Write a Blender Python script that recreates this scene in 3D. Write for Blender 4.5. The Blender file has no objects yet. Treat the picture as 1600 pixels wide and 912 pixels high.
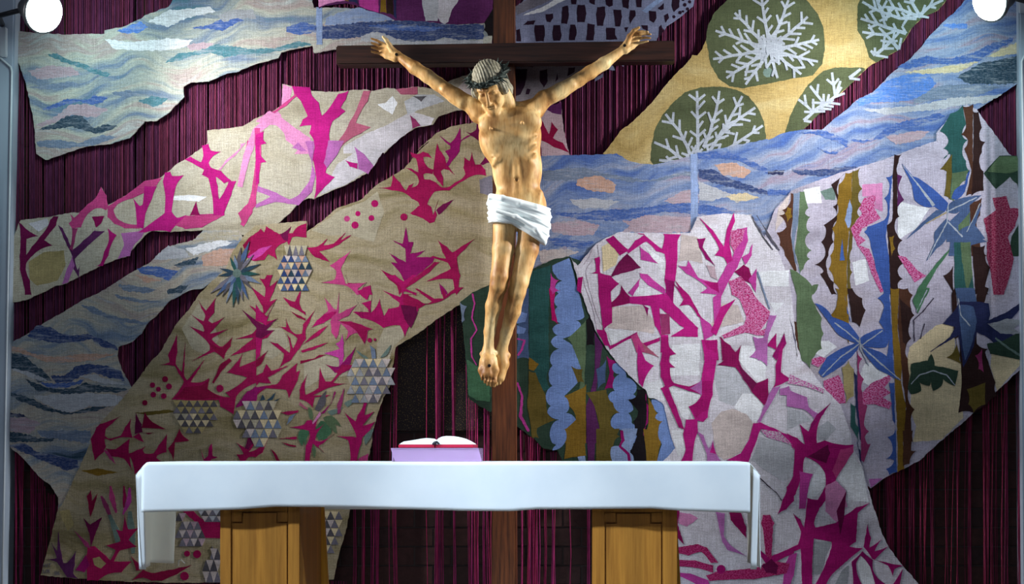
import bpy, bmesh, math, random
import numpy as np
from mathutils import Vector, Matrix
from mathutils.geometry import tessellate_polygon

# ---------------------------------------------------------------- camera
F = 3281.0            # focal length in pixels of the 1600 px wide frame
D = 11.2              # camera to tapestry plane (y = 0)
CX, CZ = 0.6555, 1.10 # camera position
VX, HY = 980.0, 705.0 # principal point / horizon in the frame
SC = bpy.context.scene
COL = SC.collection
cam_d = bpy.data.cameras.new('camera')
cam = bpy.data.objects.new('camera', cam_d); COL.objects.link(cam)
cam.location = (CX, -D, CZ); cam.rotation_euler = (math.pi / 2, 0, 0)
cam_d.sensor_width = 36.0; cam_d.lens = F / 1600 * 36
cam_d.shift_x = (800 - VX) / 1600; cam_d.shift_y = (HY - 456) / 1600
cam_d.clip_end = 100
SC.camera = cam

# ---------------------------------------------------------------- world, lights, exposure
SC.view_settings.view_transform = 'Standard'
SC.view_settings.look = 'None'
SC.view_settings.exposure = 0.0
SC.view_settings.gamma = 1.0
SC.view_settings.use_curve_mapping = False
wd = bpy.data.worlds.new('World'); SC.world = wd; wd.use_nodes = True
wd.node_tree.nodes['Background'].inputs[0].default_value = (0.55, 0.62, 0.9, 1)
wd.node_tree.nodes['Background'].inputs[1].default_value = 0.08

def aim(o, target):
    d = Vector(target) - o.location
    o.rotation_euler = d.to_track_quat('-Z', 'Y').to_euler()

def area(name, loc, target, sx, sy, power, col):
    l = bpy.data.lights.new(name, 'AREA'); l.shape = 'RECTANGLE'; l.size = sx; l.size_y = sy
    l.energy = power; l.color = col
    o = bpy.data.objects.new(name, l); COL.objects.link(o); o.location = loc; aim(o, target); return o

def spot(name, loc, target, power, col, ang, blend, rad):
    l = bpy.data.lights.new(name, 'SPOT'); l.energy = power; l.color = col
    l.spot_size = math.radians(ang); l.spot_blend = blend; l.shadow_soft_size = rad
    o = bpy.data.objects.new(name, l); COL.objects.link(o); o.location = loc; aim(o, target); return o

# added front fill, an unseen area light behind and above the camera
area('front_fill_light', (-1.0, -13.0, 6.5), (-0.2, 0, 2.0), 5.0, 3.0, 128, (0.86, 0.92, 1.0))
# church spots over the nave: two on the altar front
spot('altar_spot_light', (-3.9, -4.6, 4.3), (-0.95, -2.3, 0.86), 2300, (0.70, 0.86, 1.0), 30, 0.7, 0.12)
spot('altar_spot_light', (2.2, -4.7, 4.5), (0.70, -2.3, 0.86), 1500, (0.70, 0.86, 1.0), 32, 0.7, 0.12)

spot('added_side_spot', (-4.7, -1.35, 3.5), (0.7, -0.2, 1.75), 1150, (1.0, 0.97, 0.95), 34, 1.0, 0.12)  # pair of unseen side spots, added to cross-light the tapestry and the figure
spot('added_side_spot', (5.4, -1.35, 3.5), (0.2, -0.2, 1.75), 1500, (1.0, 0.97, 0.96), 34, 1.0, 0.12)

# ---------------------------------------------------------------- helpers
def lin(c):
    return tuple((v / 255 / 12.92) if v / 255 <= 0.04045 else ((v / 255 + 0.055) / 1.055) ** 2.4 for v in c)

def W(px, py, y=0.0):
    s = (D + y) / F
    return Vector((CX + (px - VX) * s, y, CZ - (py - HY) * s))

def S(y=0.0):
    return (D + y) / F      # metres per pixel at depth y

def link(name, me, mat=None, parent=None, smooth=False):
    o = bpy.data.objects.new(name, me); COL.objects.link(o)
    if mat is not None:
        me.materials.clear()
        for m in (mat if isinstance(mat, (list, tuple)) else [mat]): me.materials.append(m)
    if parent is not None: o.parent = parent
    if smooth:
        for p in me.polygons: p.use_smooth = True
    return o

def empty(name, loc=(0, 0, 0)):
    o = bpy.data.objects.new(name, None); COL.objects.link(o); o.location = loc
    o.empty_display_size = 0.1
    return o

def tag(o, label=None, cat=None, group=None, kind=None):
    if label: o['label'] = label
    if cat: o['category'] = cat
    if group: o['group'] = group
    if kind: o['kind'] = kind
    return o

def mesh(name, verts, faces):
    me = bpy.data.meshes.new(name); me.from_pydata([tuple(v) for v in verts], [], faces); me.update(); return me

class MB:
    """collects boxes, tubes and lathes into one mesh"""
    def __init__(s): s.v = []; s.f = []
    def add(s, v, f):
        n = len(s.v); s.v += [tuple(a) for a in v]; s.f += [tuple(i + n for i in q) for q in f]; return s
    def box(s, x0, x1, y0, y1, z0, z1):
        v = [(x, y, z) for x in (x0, x1) for y in (y0, y1) for z in (z0, z1)]
        return s.add(v, [(0, 1, 3, 2), (4, 6, 7, 5), (0, 4, 5, 1), (2, 3, 7, 6), (0, 2, 6, 4), (1, 5, 7, 3)])
    def hexa(s, v):   # 8 points, same order as box
        return s.add(v, [(0, 1, 3, 2), (4, 6, 7, 5), (0, 4, 5, 1), (2, 3, 7, 6), (0, 2, 6, 4), (1, 5, 7, 3)])
    def tube(s, pts, rad, n=8, cap=True):
        pts = [Vector(p) for p in pts]; rings = []; base = len(s.v)
        rs = rad if isinstance(rad, (list, tuple)) else [rad] * len(pts)
        for i, p in enumerate(pts):
            t = (pts[min(i + 1, len(pts) - 1)] - pts[max(i - 1, 0)]).normalized()
            a = Vector((0, 1, 0)) if abs(t.y) < 0.9 else Vector((1, 0, 0))
            u = t.cross(a).normalized(); w = t.cross(u)
            for k in range(n):
                an = 2 * math.pi * k / n
                s.v.append(tuple(p + u * math.cos(an) * rs[i] + w * math.sin(an) * rs[i]))
        for i in range(len(pts) - 1):
            for k in range(n):
                a = base + i * n + k; b = base + i * n + (k + 1) % n
                s.f.append((a, b, b + n, a + n))
        if cap:
            s.f.append(tuple(base + k for k in reversed(range(n))))
            e = base + (len(pts) - 1) * n
            s.f.append(tuple(e + k for k in range(n)))
        return s
    def build(s, name, mat, parent=None, smooth=False, bevel=0):
        me = mesh(name, s.v, s.f)
        bm = bmesh.new(); bm.from_mesh(me); bmesh.ops.recalc_face_normals(bm, faces=bm.faces)
        if bevel:
            bmesh.ops.bevel(bm, geom=[e for e in bm.edges], offset=bevel, segments=2, affect='EDGES', clamp_overlap=True)
        bm.to_mesh(me); bm.free()
        return link(name, me, mat, parent, smooth)

# ---------------------------------------------------------------- materials
def nmat(name):
    m = bpy.data.materials.new(name); m.use_nodes = True
    nt = m.node_tree; b = nt.nodes['Principled BSDF']
    return m, nt, b

def N(nt, typ, **kw):
    n = nt.nodes.new(typ)
    for k, v in kw.items(): setattr(n, k, v)
    return n

def pos_map(nt, scale, rot=(0, 0, 0)):
    g = N(nt, 'ShaderNodeNewGeometry'); mp = N(nt, 'ShaderNodeMapping')
    mp.inputs['Scale'].default_value = scale; mp.inputs['Rotation'].default_value = rot
    nt.links.new(g.outputs['Position'], mp.inputs['Vector']); return mp.outputs['Vector']

def noise(nt, vec, scale=1.0, detail=3, rough=0.55):
    n = N(nt, 'ShaderNodeTexNoise'); n.inputs['Scale'].default_value = scale
    n.inputs['Detail'].default_value = detail; n.inputs['Roughness'].default_value = rough
    nt.links.new(vec, n.inputs['Vector']); return n.outputs['Fac']

def ramp(nt, fac, stops, interp='LINEAR'):
    r = N(nt, 'ShaderNodeValToRGB'); cr = r.color_ramp; cr.interpolation = interp
    while len(cr.elements) < len(stops): cr.elements.new(0.5)
    for e, (p, c) in zip(cr.elements, stops):
        e.position = p; e.color = (*c, 1)
    nt.links.new(fac, r.inputs['Fac']); return r.outputs['Color']

def mix(nt, mode, fac, a, b):
    m = N(nt, 'ShaderNodeMix', data_type='RGBA', blend_type=mode)
    if isinstance(fac, float): m.inputs[0].default_value = fac
    else: nt.links.new(fac, m.inputs[0])
    for sock, v in ((m.inputs[6], a), (m.inputs[7], b)):
        if isinstance(v, tuple): sock.default_value = (*v, 1) if len(v) == 3 else v
        else: nt.links.new(v, sock)
    return m.outputs[2]

def g3(v): return (v, v, v)

def weave_finish(nt, b, col, amount=0.15):
    """ribbed wool: thin vertical warp ribs and flecked horizontal weft"""
    rib = noise(nt, pos_map(nt, (230, 1, 9)), 1.0, 2)
    weft = noise(nt, pos_map(nt, (22, 1, 190)), 1.0, 2)
    fleck = noise(nt, pos_map(nt, (150, 1, 150)), 1.0, 1)
    r1 = ramp(nt, rib, [(0.3, g3(1 - amount)), (0.7, g3(1 + amount))])
    r2 = ramp(nt, weft, [(0.3, g3(1 - amount)), (0.7, g3(1 + amount))])
    r3 = ramp(nt, fleck, [(0.3, g3(1 - amount)), (0.72, g3(1 + amount))])
    c = mix(nt, 'MULTIPLY', 1.0, col, r1); c = mix(nt, 'MULTIPLY', 1.0, c, r2); c = mix(nt, 'MULTIPLY', 1.0, c, r3)
    nt.links.new(c, b.inputs['Base Color'])
    b.inputs['Roughness'].default_value = 0.95
    b.inputs['Specular IOR Level'].default_value = 0.08
    bp = N(nt, 'ShaderNodeBump'); bp.inputs['Strength'].default_value = 0.3; bp.inputs['Distance'].default_value = 0.003
    ad = N(nt, 'ShaderNodeMath', operation='ADD'); nt.links.new(rib, ad.inputs[0]); nt.links.new(weft, ad.inputs[1])
    nt.links.new(ad.outputs[0], bp.inputs['Height']); nt.links.new(bp.outputs['Normal'], b.inputs['Normal'])

PAL = dict(
    cream=(160, 154, 136), olive=(150, 138, 98), white=(208, 212, 220), pale=(186, 184, 194), beige=(182, 172, 172),
    grey=(146, 150, 158), lightgrey=(168, 172, 182),
    magenta=(158, 16, 92), crimson=(122, 10, 56), crimmag=(142, 14, 74), plum=(96, 12, 64), purple=(80, 34, 82),
    pinkmag=(172, 60, 118), magpurple=(130, 14, 92), lilac=(160, 96, 160), lilacmag=(172, 58, 142), pinklilac=(192, 126, 172),
    fuchsia=(150, 16, 100), fuchsialight=(166, 24, 116), fuchsiadark=(122, 10, 76),
    rose=(158, 84, 110), mauvepink=(138, 50, 98), mauve=(166, 146, 158), peach=(182, 148, 132),
    blue=(62, 92, 158), deepblue=(46, 64, 112), brightblue=(78, 120, 196), paleblue=(128, 148, 188), teal=(70, 116, 130), slate=(104, 120, 146),
    darkteal=(42, 64, 82), navy=(34, 40, 78), greenslate=(98, 118, 114),
    yellow=(186, 164, 104), leafdark=(72, 80, 58), coral=(152, 160, 174), green=(64, 104, 78), grassgreen=(84, 104, 78), darkgreen=(42, 62, 52),
    tealgreen=(38, 78, 78), ochre=(118, 92, 32), oliveb=(92, 80, 36), brown=(70, 44, 34), darkbrown=(42, 26, 26), black=(20, 16, 22),
    seablue=(106, 132, 186), leafblue=(54, 82, 150), leafslate=(66, 86, 124), hole=(34, 16, 34), lace=(116, 122, 152), lacegrey=(104, 100, 108),
    darkgrey=(78, 76, 84), stone=(104, 102, 116), sand=(196, 182, 150), ink=(58, 50, 66))
_mats = {}
def weave(key):
    if key in _mats: return _mats[key]
    if key.startswith('wv_'):
        m, nt, b = nmat('woven_' + key); c = lin(PAL[key[3:]])
        f = noise(nt, pos_map(nt, (7, 1, 55)), 1.0, 5, 0.7)
        g = noise(nt, pos_map(nt, (60, 1, 140)), 1.0, 2)
        base = ramp(nt, f, [(0.28, tuple(v * 0.7 for v in c)), (0.52, c), (0.7, lin((150, 156, 166)))])
        weave_finish(nt, b, mix(nt, 'MIX', ramp(nt, g, [(0.45, g3(0.0)), (0.75, g3(0.35))]), base, lin((150, 156, 172))))
    elif key.startswith('speck_'):
        a, bcol = {'speck_pink': ('magenta', 'pinklilac'), 'speck_crim': ('crimmag', 'pinkmag'), 'speck_lilac': ('lilacmag', 'pale'),
                   'speck_dark': ('crimson', 'rose'), 'speck_grey': ('stone', 'beige')}[key]
        m, nt, b = nmat('woven_' + key)
        f = noise(nt, pos_map(nt, (110, 1, 170), (0, 0.5, 0)), 1.0, 2)
        col = ramp(nt, f, [(0.42, lin(PAL[a])), (0.58, lin(PAL[bcol]))])
        weave_finish(nt, b, col)
    else:
        m, nt, b = nmat('woven_' + key)
        c = lin(PAL[key])
        f = noise(nt, pos_map(nt, (3.5, 1, 9)), 1.0, 4)
        lo = tuple(v * 0.78 for v in c); hi = tuple(min(1, v * 1.22 + 0.004) for v in c)
        weave_finish(nt, b, ramp(nt, f, [(0.3, lo), (0.7, hi)]))
    _mats[key] = m
    return m

def wave_mat(name, tilt, stops, fx=1.3, fz=11.0):
    """dyed wool in drifting horizontal bands"""
    m, nt, b = nmat(name)
    w = noise(nt, pos_map(nt, (1.9, 1, 1.6)), 1.0, 2)
    sc = N(nt, 'ShaderNodeMath', operation='MULTIPLY'); nt.links.new(w, sc.inputs[0]); sc.inputs[1].default_value = 0.42
    cb = N(nt, 'ShaderNodeCombineXYZ'); nt.links.new(sc.outputs[0], cb.inputs['Z'])
    g = N(nt, 'ShaderNodeNewGeometry')
    ad = N(nt, 'ShaderNodeVectorMath', operation='ADD'); nt.links.new(g.outputs['Position'], ad.inputs[0]); nt.links.new(cb.outputs[0], ad.inputs[1])
    mp = N(nt, 'ShaderNodeMapping'); mp.inputs['Rotation'].default_value = (0, tilt, 0)
    nt.links.new(ad.outputs[0], mp.inputs['Vector'])
    ms = N(nt, 'ShaderNodeMapping'); ms.inputs['Scale'].default_value = (fx, 1, fz); nt.links.new(mp.outputs[0], ms.inputs['Vector'])
    f = noise(nt, ms.outputs[0], 1.0, 5, 0.6)
    weave_finish(nt, b, ramp(nt, f, [(p, lin(PAL[c]) if isinstance(c, str) else lin(c)) for p, c in stops]), 0.17)
    return m

_mats['wave_left'] = wave_mat('woven_wave_pale', 0.12, [(0.28, 'teal'), (0.38, 'slate'), (0.45, (138, 148, 152)), (0.52, (164, 167, 160)), (0.58, (154, 142, 142)), (0.66, (168, 175, 178)), (0.75, 'slate')])
_mats['wave_low'] = wave_mat('woven_wave_mixed', 0.1, [(0.28, 'darkteal'), (0.38, 'slate'), (0.46, (140, 146, 150)), (0.54, (166, 160, 150)), (0.6, (150, 140, 138)), (0.68, (150, 160, 168)), (0.76, 'slate')])
_mats['wave_right'] = wave_mat('woven_wave_blue', 0.25, [(0.28, 'blue'), (0.38, (78, 102, 158)), (0.46, (108, 127, 166)), (0.54, (136, 147, 173)), (0.6, (140, 130, 150)), (0.68, (104, 122, 164)), (0.76, 'blue')])
_mats['yellow_ground'] = wave_mat('woven_yellow', 0.0, [(0.3, (136, 116, 70)), (0.5, (164, 144, 96)), (0.7, (180, 166, 124))], 2, 5)
_mats['olive_ground'] = wave_mat('woven_olive', 0.0, [(0.28, (100, 90, 58)), (0.42, (136, 126, 98)), (0.55, (156, 146, 124)), (0.72, (138, 127, 94))], 1.1, 7)
_mats['cream_ground'] = wave_mat('woven_cream', 0.2, [(0.3, (132, 126, 110)), (0.45, (160, 155, 140)), (0.6, (172, 168, 157)), (0.75, (144, 138, 128))], 2, 5)
_mats['pale_ground'] = wave_mat('woven_pale', 0.0, [(0.3, (166, 162, 174)), (0.45, (190, 188, 200)), (0.6, (202, 202, 214)), (0.75, (178, 170, 180))], 1.5, 5)
_mats['garden_ground'] = wave_mat('woven_garden', 0.0, [(0.3, (142, 138, 154)), (0.5, (174, 170, 190)), (0.7, (158, 152, 162))], 1.5, 5)

def strand_mat():
    m, nt, b = nmat('dyed_strand')
    at = N(nt, 'ShaderNodeAttribute', attribute_name='dye')
    f = noise(nt, pos_map(nt, (60, 60, 14)), 1.0, 2)
    c = mix(nt, 'MULTIPLY', 1.0, at.outputs['Color'], ramp(nt, f, [(0.3, g3(0.7)), (0.7, g3(1.25))]))
    nt.links.new(c, b.inputs['Base Color']); b.inputs['Roughness'].default_value = 0.85; b.inputs['Specular IOR Level'].default_value = 0.15
    return m

def simple(name, col, rough=0.5, metal=0.0, var=0.12, scale=(12, 12, 12), spec=0.4, bump=0.0):
    m, nt, b = nmat(name); c = lin(col)
    f = noise(nt, pos_map(nt, scale), 1.0, 4)
    nt.links.new(ramp(nt, f, [(0.3, tuple(v * (1 - var) for v in c)), (0.7, tuple(min(1, v * (1 + var)) for v in c))]), b.inputs['Base Color'])
    b.inputs['Roughness'].default_value = rough; b.inputs['Metallic'].default_value = metal; b.inputs['Specular IOR Level'].default_value = spec
    if bump:
        bp = N(nt, 'ShaderNodeBump'); bp.inputs['Strength'].default_value = 0.6; bp.inputs['Distance'].default_value = bump
        nt.links.new(f, bp.inputs['Height']); nt.links.new(bp.outputs['Normal'], b.inputs['Normal'])
    return m

def wood(name, dark, light, vec, rough=0.5, spec=0.3, bump=0.002):
    m, nt, b = nmat(name)
    f = noise(nt, pos_map(nt, vec), 1.0, 6, 0.65)
    w = noise(nt, pos_map(nt, tuple(v * 0.18 for v in vec)), 1.0, 2)
    c = ramp(nt, f, [(0.32, lin(dark)), (0.68, lin(light))])
    c = mix(nt, 'MULTIPLY', 1.0, c, ramp(nt, w, [(0.3, g3(0.75)), (0.7, g3(1.15))]))
    nt.links.new(c, b.inputs['Base Color']); b.inputs['Roughness'].default_value = rough; b.inputs['Specular IOR Level'].default_value = spec
    bp = N(nt, 'ShaderNodeBump'); bp.inputs['Strength'].default_value = 0.5; bp.inputs['Distance'].default_value = bump
    nt.links.new(f, bp.inputs['Height']); nt.links.new(bp.outputs['Normal'], b.inputs['Normal'])
    return m

M = dict(
    mortar=simple('mortar', (62, 56, 56), 0.95, scale=(40, 40, 40)),
    floor=simple('stone_floor', (150, 146, 142), 0.6, scale=(3, 3, 3)),
    post=simple('grey_paint', (150, 166, 184), 0.45, scale=(4, 4, 2), var=0.06),
    conduit=simple('pale_conduit', (178, 190, 200), 0.4, var=0.04),
    cross_v=wood('cross_wood_upright', (48, 22, 12), (112, 62, 32), (70, 70, 3.5)),
    cross_h=wood('cross_wood_beam', (26, 12, 9), (66, 35, 25), (3.5, 70, 70)),
    oak=wood('altar_oak', (132, 84, 28), (166, 112, 42), (60, 60, 2.5), 0.45),
    oak_dark=wood('altar_oak_groove', (96, 58, 20), (128, 82, 32), (60, 60, 2.5), 0.5),
    oak_lit=wood('altar_oak_lit', (186, 130, 40), (214, 160, 60), (60, 60, 2.5), 0.45),  # lit copy of the altar oak, for the back boards
    page=simple('paper', (226, 228, 226), 0.8, var=0.04, scale=(2, 2, 400), spec=0.1),
    red=simple('red_leather', (172, 16, 56), 0.5, var=0.1),
    blackr=simple('black_ribbon', (22, 20, 28), 0.5),
    housing=simple('lamp_housing', (60, 62, 66), 0.4, 0.6),
    nail=simple('dark_iron', (34, 30, 30), 0.5, 0.5),
    rail=simple('steel_rail', (90, 90, 96), 0.4, 0.7),
    thorn=simple('grey_green_thorn', (54, 66, 62), 0.6, var=0.5, scale=(60, 60, 60)),
    hair=wood('carved_hair', (112, 106, 88), (182, 178, 158), (60, 60, 60), 0.6, 0.2, 0.002),
    cloth=simple('painted_cloth', (220, 230, 232), 0.55, var=0.06, scale=(14, 14, 14), spec=0.3),
    strand=strand_mat(),
)
def brick_mat():
    m, nt, b = nmat('brown_brick')
    oi = N(nt, 'ShaderNodeObjectInfo')
    c = ramp(nt, oi.outputs['Random'], [(0.0, lin((46, 25, 26))), (0.5, lin((60, 32, 31))), (1.0, lin((42, 24, 27)))])
    f = noise(nt, pos_map(nt, (30, 30, 30)), 1.0, 4)
    c = mix(nt, 'MULTIPLY', 1.0, c, ramp(nt, f, [(0.3, g3(0.7)), (0.7, g3(1.2))]))
    nt.links.new(c, b.inputs['Base Color']); b.inputs['Roughness'].default_value = 0.9
    bp = N(nt, 'ShaderNodeBump'); bp.inputs['Distance'].default_value = 0.003
    nt.links.new(f, bp.inputs['Height']); nt.links.new(bp.outputs['Normal'], b.inputs['Normal'])
    return m
M['brick'] = brick_mat()
def grille_mat():
    m, nt, b = nmat('speckled_grille')
    f = noise(nt, pos_map(nt, (150, 1, 150)), 1.0, 1)
    c = ramp(nt, f, [(0.58, lin((30, 22, 26))), (0.7, lin((120, 100, 60)))])
    nt.links.new(c, b.inputs['Base Color']); b.inputs['Roughness'].default_value = 0.8
    return m
M['grille'] = grille_mat()
def skin_mat():
    """limewood with worn warm polychrome"""
    m, nt, b = nmat('painted_limewood')
    g = noise(nt, pos_map(nt, (90, 90, 7)), 1.0, 5, 0.65)
    p = noise(nt, pos_map(nt, (9, 9, 5)), 1.0, 4)
    c = ramp(nt, p, [(0.3, lin((140, 90, 44))), (0.48, lin((200, 156, 96))), (0.7, lin((228, 204, 150)))])
    c = mix(nt, 'MULTIPLY', 1.0, c, ramp(nt, g, [(0.28, (0.62, 0.52, 0.42)), (0.5, g3(1.0)), (0.75, g3(1.1))]))
    nt.links.new(c, b.inputs['Base Color']); b.inputs['Roughness'].default_value = 0.48; b.inputs['Specular IOR Level'].default_value = 0.35
    bp = N(nt, 'ShaderNodeBump'); bp.inputs['Strength'].default_value = 0.35; bp.inputs['Distance'].default_value = 0.002
    nt.links.new(g, bp.inputs['Height']); nt.links.new(bp.outputs['Normal'], b.inputs['Normal'])
    return m
M['skin'] = skin_mat()
def acrylic_mat():
    m, nt, b = nmat('acrylic_with_reflection')
    b.inputs['Base Color'].default_value = (0.74, 0.5, 0.8, 1)  # lilac stands for the purple reflected from the tapestry
    b.inputs['Roughness'].default_value = 0.18
    b.inputs['Transmission Weight'].default_value = 0.6
    b.inputs['IOR'].default_value = 1.3
    return m
M['acrylic'] = acrylic_mat()
def linen_mat():
    m, nt, b = nmat('altar_linen')
    f = noise(nt, pos_map(nt, (6, 6, 6)), 1.0, 3)
    c = ramp(nt, f, [(0.3, lin((224, 230, 238))), (0.7, lin((234, 238, 244)))])
    nt.links.new(c, b.inputs['Base Color']); b.inputs['Roughness'].default_value = 0.8; b.inputs['Specular IOR Level'].default_value = 0.1
    tr = N(nt, 'ShaderNodeBsdfTranslucent'); tr.inputs['Color'].default_value = (0.86, 0.82, 0.72, 1)
    mx = N(nt, 'ShaderNodeMixShader'); mx.inputs[0].default_value = 0.4
    nt.links.new(b.outputs[0], mx.inputs[1]); nt.links.new(tr.outputs[0], mx.inputs[2])
    nt.links.new(mx.outputs[0], nt.nodes['Material Output'].inputs['Surface'])
    return m
M['linen'] = linen_mat()
def lens_mat():
    m, nt, b = nmat('lit_lamp_lens')
    b.inputs['Base Color'].default_value = (1, 1, 1, 1)
    b.inputs['Emission Color'].default_value = (0.86, 1.0, 0.98, 1); b.inputs['Emission Strength'].default_value = 30
    return m
M['lens'] = lens_mat()
# ---------------------------------------------------------------- structure
WALL_Y = 0.10
pit_x, pit_z = 58 * S(WALL_Y), 29.7 * S(WALL_Y)
wb = MB().box(-4.5, 4.5, WALL_Y, WALL_Y + 0.3, 0.0, 5.2).build('wall_back', M['mortar'])
tag(wb, 'dark brown brick wall behind the tapestry', kind='structure')
tag(MB().box(-4.5, 4.5, -14.5, WALL_Y, -0.1, 0.0).build('floor', M['floor']), 'grey stone floor under the altar', kind='structure')
bj = 0.008
bme = mesh('brick', [], [])
_b = MB().box(-pit_x / 2 + bj / 2, pit_x / 2 - bj / 2, -0.006, 0.004, -pit_z / 2 + bj / 2, pit_z / 2 - bj / 2)
bo = _b.build('brick_base', M['brick'], bevel=0.002); bme = bo.data; bpy.data.objects.remove(bo)
zc0 = W(0, 838.7, WALL_Y).z          # centre of one course
k0 = int((zc0) / pit_z)
rng = random.Random(4)
rest = MB()
for r in range(-k0 - 1, 34):
    z = zc0 + r * pit_z
    if z < pit_z / 2 or z > 5.15: continue
    for c in range(-34, 36):
        x = W(589.5, 0, WALL_Y).x + (c + (0.5 if r % 2 else 0)) * pit_x
        if abs(x) > 4.4: continue
        px = VX + (x - CX) / S(WALL_Y); py = HY - (z - CZ) / S(WALL_Y)
        if 635 < py < 925 and -20 < px < 1620 and (px < 130 or 500 < px < 960 or px > 1330):
            o = link('brick', bme, None, wb); o.location = (x, WALL_Y + rng.uniform(-0.001, 0.001), z)
        else:
            rest.box(x - pit_x / 2 + bj / 2, x + pit_x / 2 - bj / 2, WALL_Y - 0.006, WALL_Y + 0.003, z - pit_z / 2 + bj / 2, z + pit_z / 2 - bj / 2)
tag(rest.build('brick_field', M['brick'], wb), kind='stuff')

# pale grey pilasters at both sides of the tapestry, each with a cable conduit
def pilaster(name, px_top, px_bot, side, label):
    t, bt = W(px_top, -60, -0.10), W(px_bot, 1010, -0.10)
    w = 0.42
    y0, y1 = -0.10, WALL_Y - 0.002
    v = []
    zt, zb = 5.0, 0.001
    sl = (t.x - bt.x) / (t.z - bt.z)
    xa, xb = bt.x + sl * (zb - bt.z), bt.x + sl * (zt - bt.z)
    for dx in (0, -side * w):
        for y in (y0, y1):
            for x, z in ((xa, zb), (xb, zt)): v.append((x + dx, y, z))
    o = MB().hexa(v).build(name, M['post'], bevel=0.01)
    tag(o, label, kind='structure')
    return o
pl = pilaster('wall_left', 25, 2, 1, 'pale grey painted pilaster along the left edge of the tapestry')
pr = pilaster('wall_right', 1591, 1601, -1, 'pale grey painted pilaster along the right edge of the tapestry')
cl = MB().tube([W(-12, 84, -0.112), W(2, 92, -0.112), W(17, 105, -0.112), W(18.5, 112, -0.112), W(13, 400, -0.112), W(6, 780, -0.112), W(3, 925, -0.112)], 0.006, 8)
cl.build('conduit', M['conduit'], pl, True)
MB().box(W(2, 0, -.1).x, W(12, 0, -.1).x, -0.13, -0.099, W(0, 90, -.1).z, W(0, 44, -.1).z).build('junction_box', M['conduit'], pl, bevel=0.004)
cr_ = MB().tube([W(1612, 80, -0.112), W(1600, 88, -0.112), W(1596.5, 96, -0.112), W(1597.5, 250, -0.112), W(1601, 600, -0.112)], 0.006, 8)
cr_.build('conduit', M['conduit'], pr, True)
MB().box(W(1591.5, 0, -.1).x, W(1604, 0, -.1).x, -0.13, -0.099, W(0, 21, -.1).z, W(0, -20, -.1).z).build('junction_box', M['conduit'], pr, bevel=0.004)

# dark speckled panel low on the wall behind the loose strands
gp = MB().box(W(612, 0, .08).x, W(800, 0, .08).x, 0.075, WALL_Y - 0.006, W(0, 673, .08).z, W(0, 440, .08).z).build('wall_panel', M['grille'], bevel=0.003)
tag(gp, 'dark speckled panel fixed to the bricks behind loose magenta strands left of the cross', 'panel')
# ---------------------------------------------------------------- tapestry
# The woven design, drawn in units of the cloth itself: a grid of 400 x 240 sections (t<column><row>) and close-up sections (z..).
# Each line: section colour name points.  "x,y" closes a shape, "x,y,w" is a band of that width, "o x,y,r" is a dot.
TILES = {'f': (0, 0, 1)}
for _c in range(4):
    for _r, _oy in enumerate((0, 220, 450, 672)):
        TILES['t%d%d' % (_c, _r)] = (_c * 400, _oy, 3.8)
TILES.update(z1=(130, 620, 6.08), z2=(200, 430, 6.08), z3=(400, 430, 6.08), z4=(370, 570, 6.08), z5=(580, 180, 6.08),
             z6=(330, 340, 6.515), z7=(470, 0, 5.333), z8=(800, 0, 5.333), z9=(1040, 680, 3.93), z10=(1230, 560, 3.93),
             z11=(1050, 330, 3.93), z12=(1000, 520, 4.56), z13=(890, 350, 4.56), z14=(690, 430, 4.56),
             z15=(1400, 150, 3.65), z16=(1380, 400, 3.65))

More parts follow.
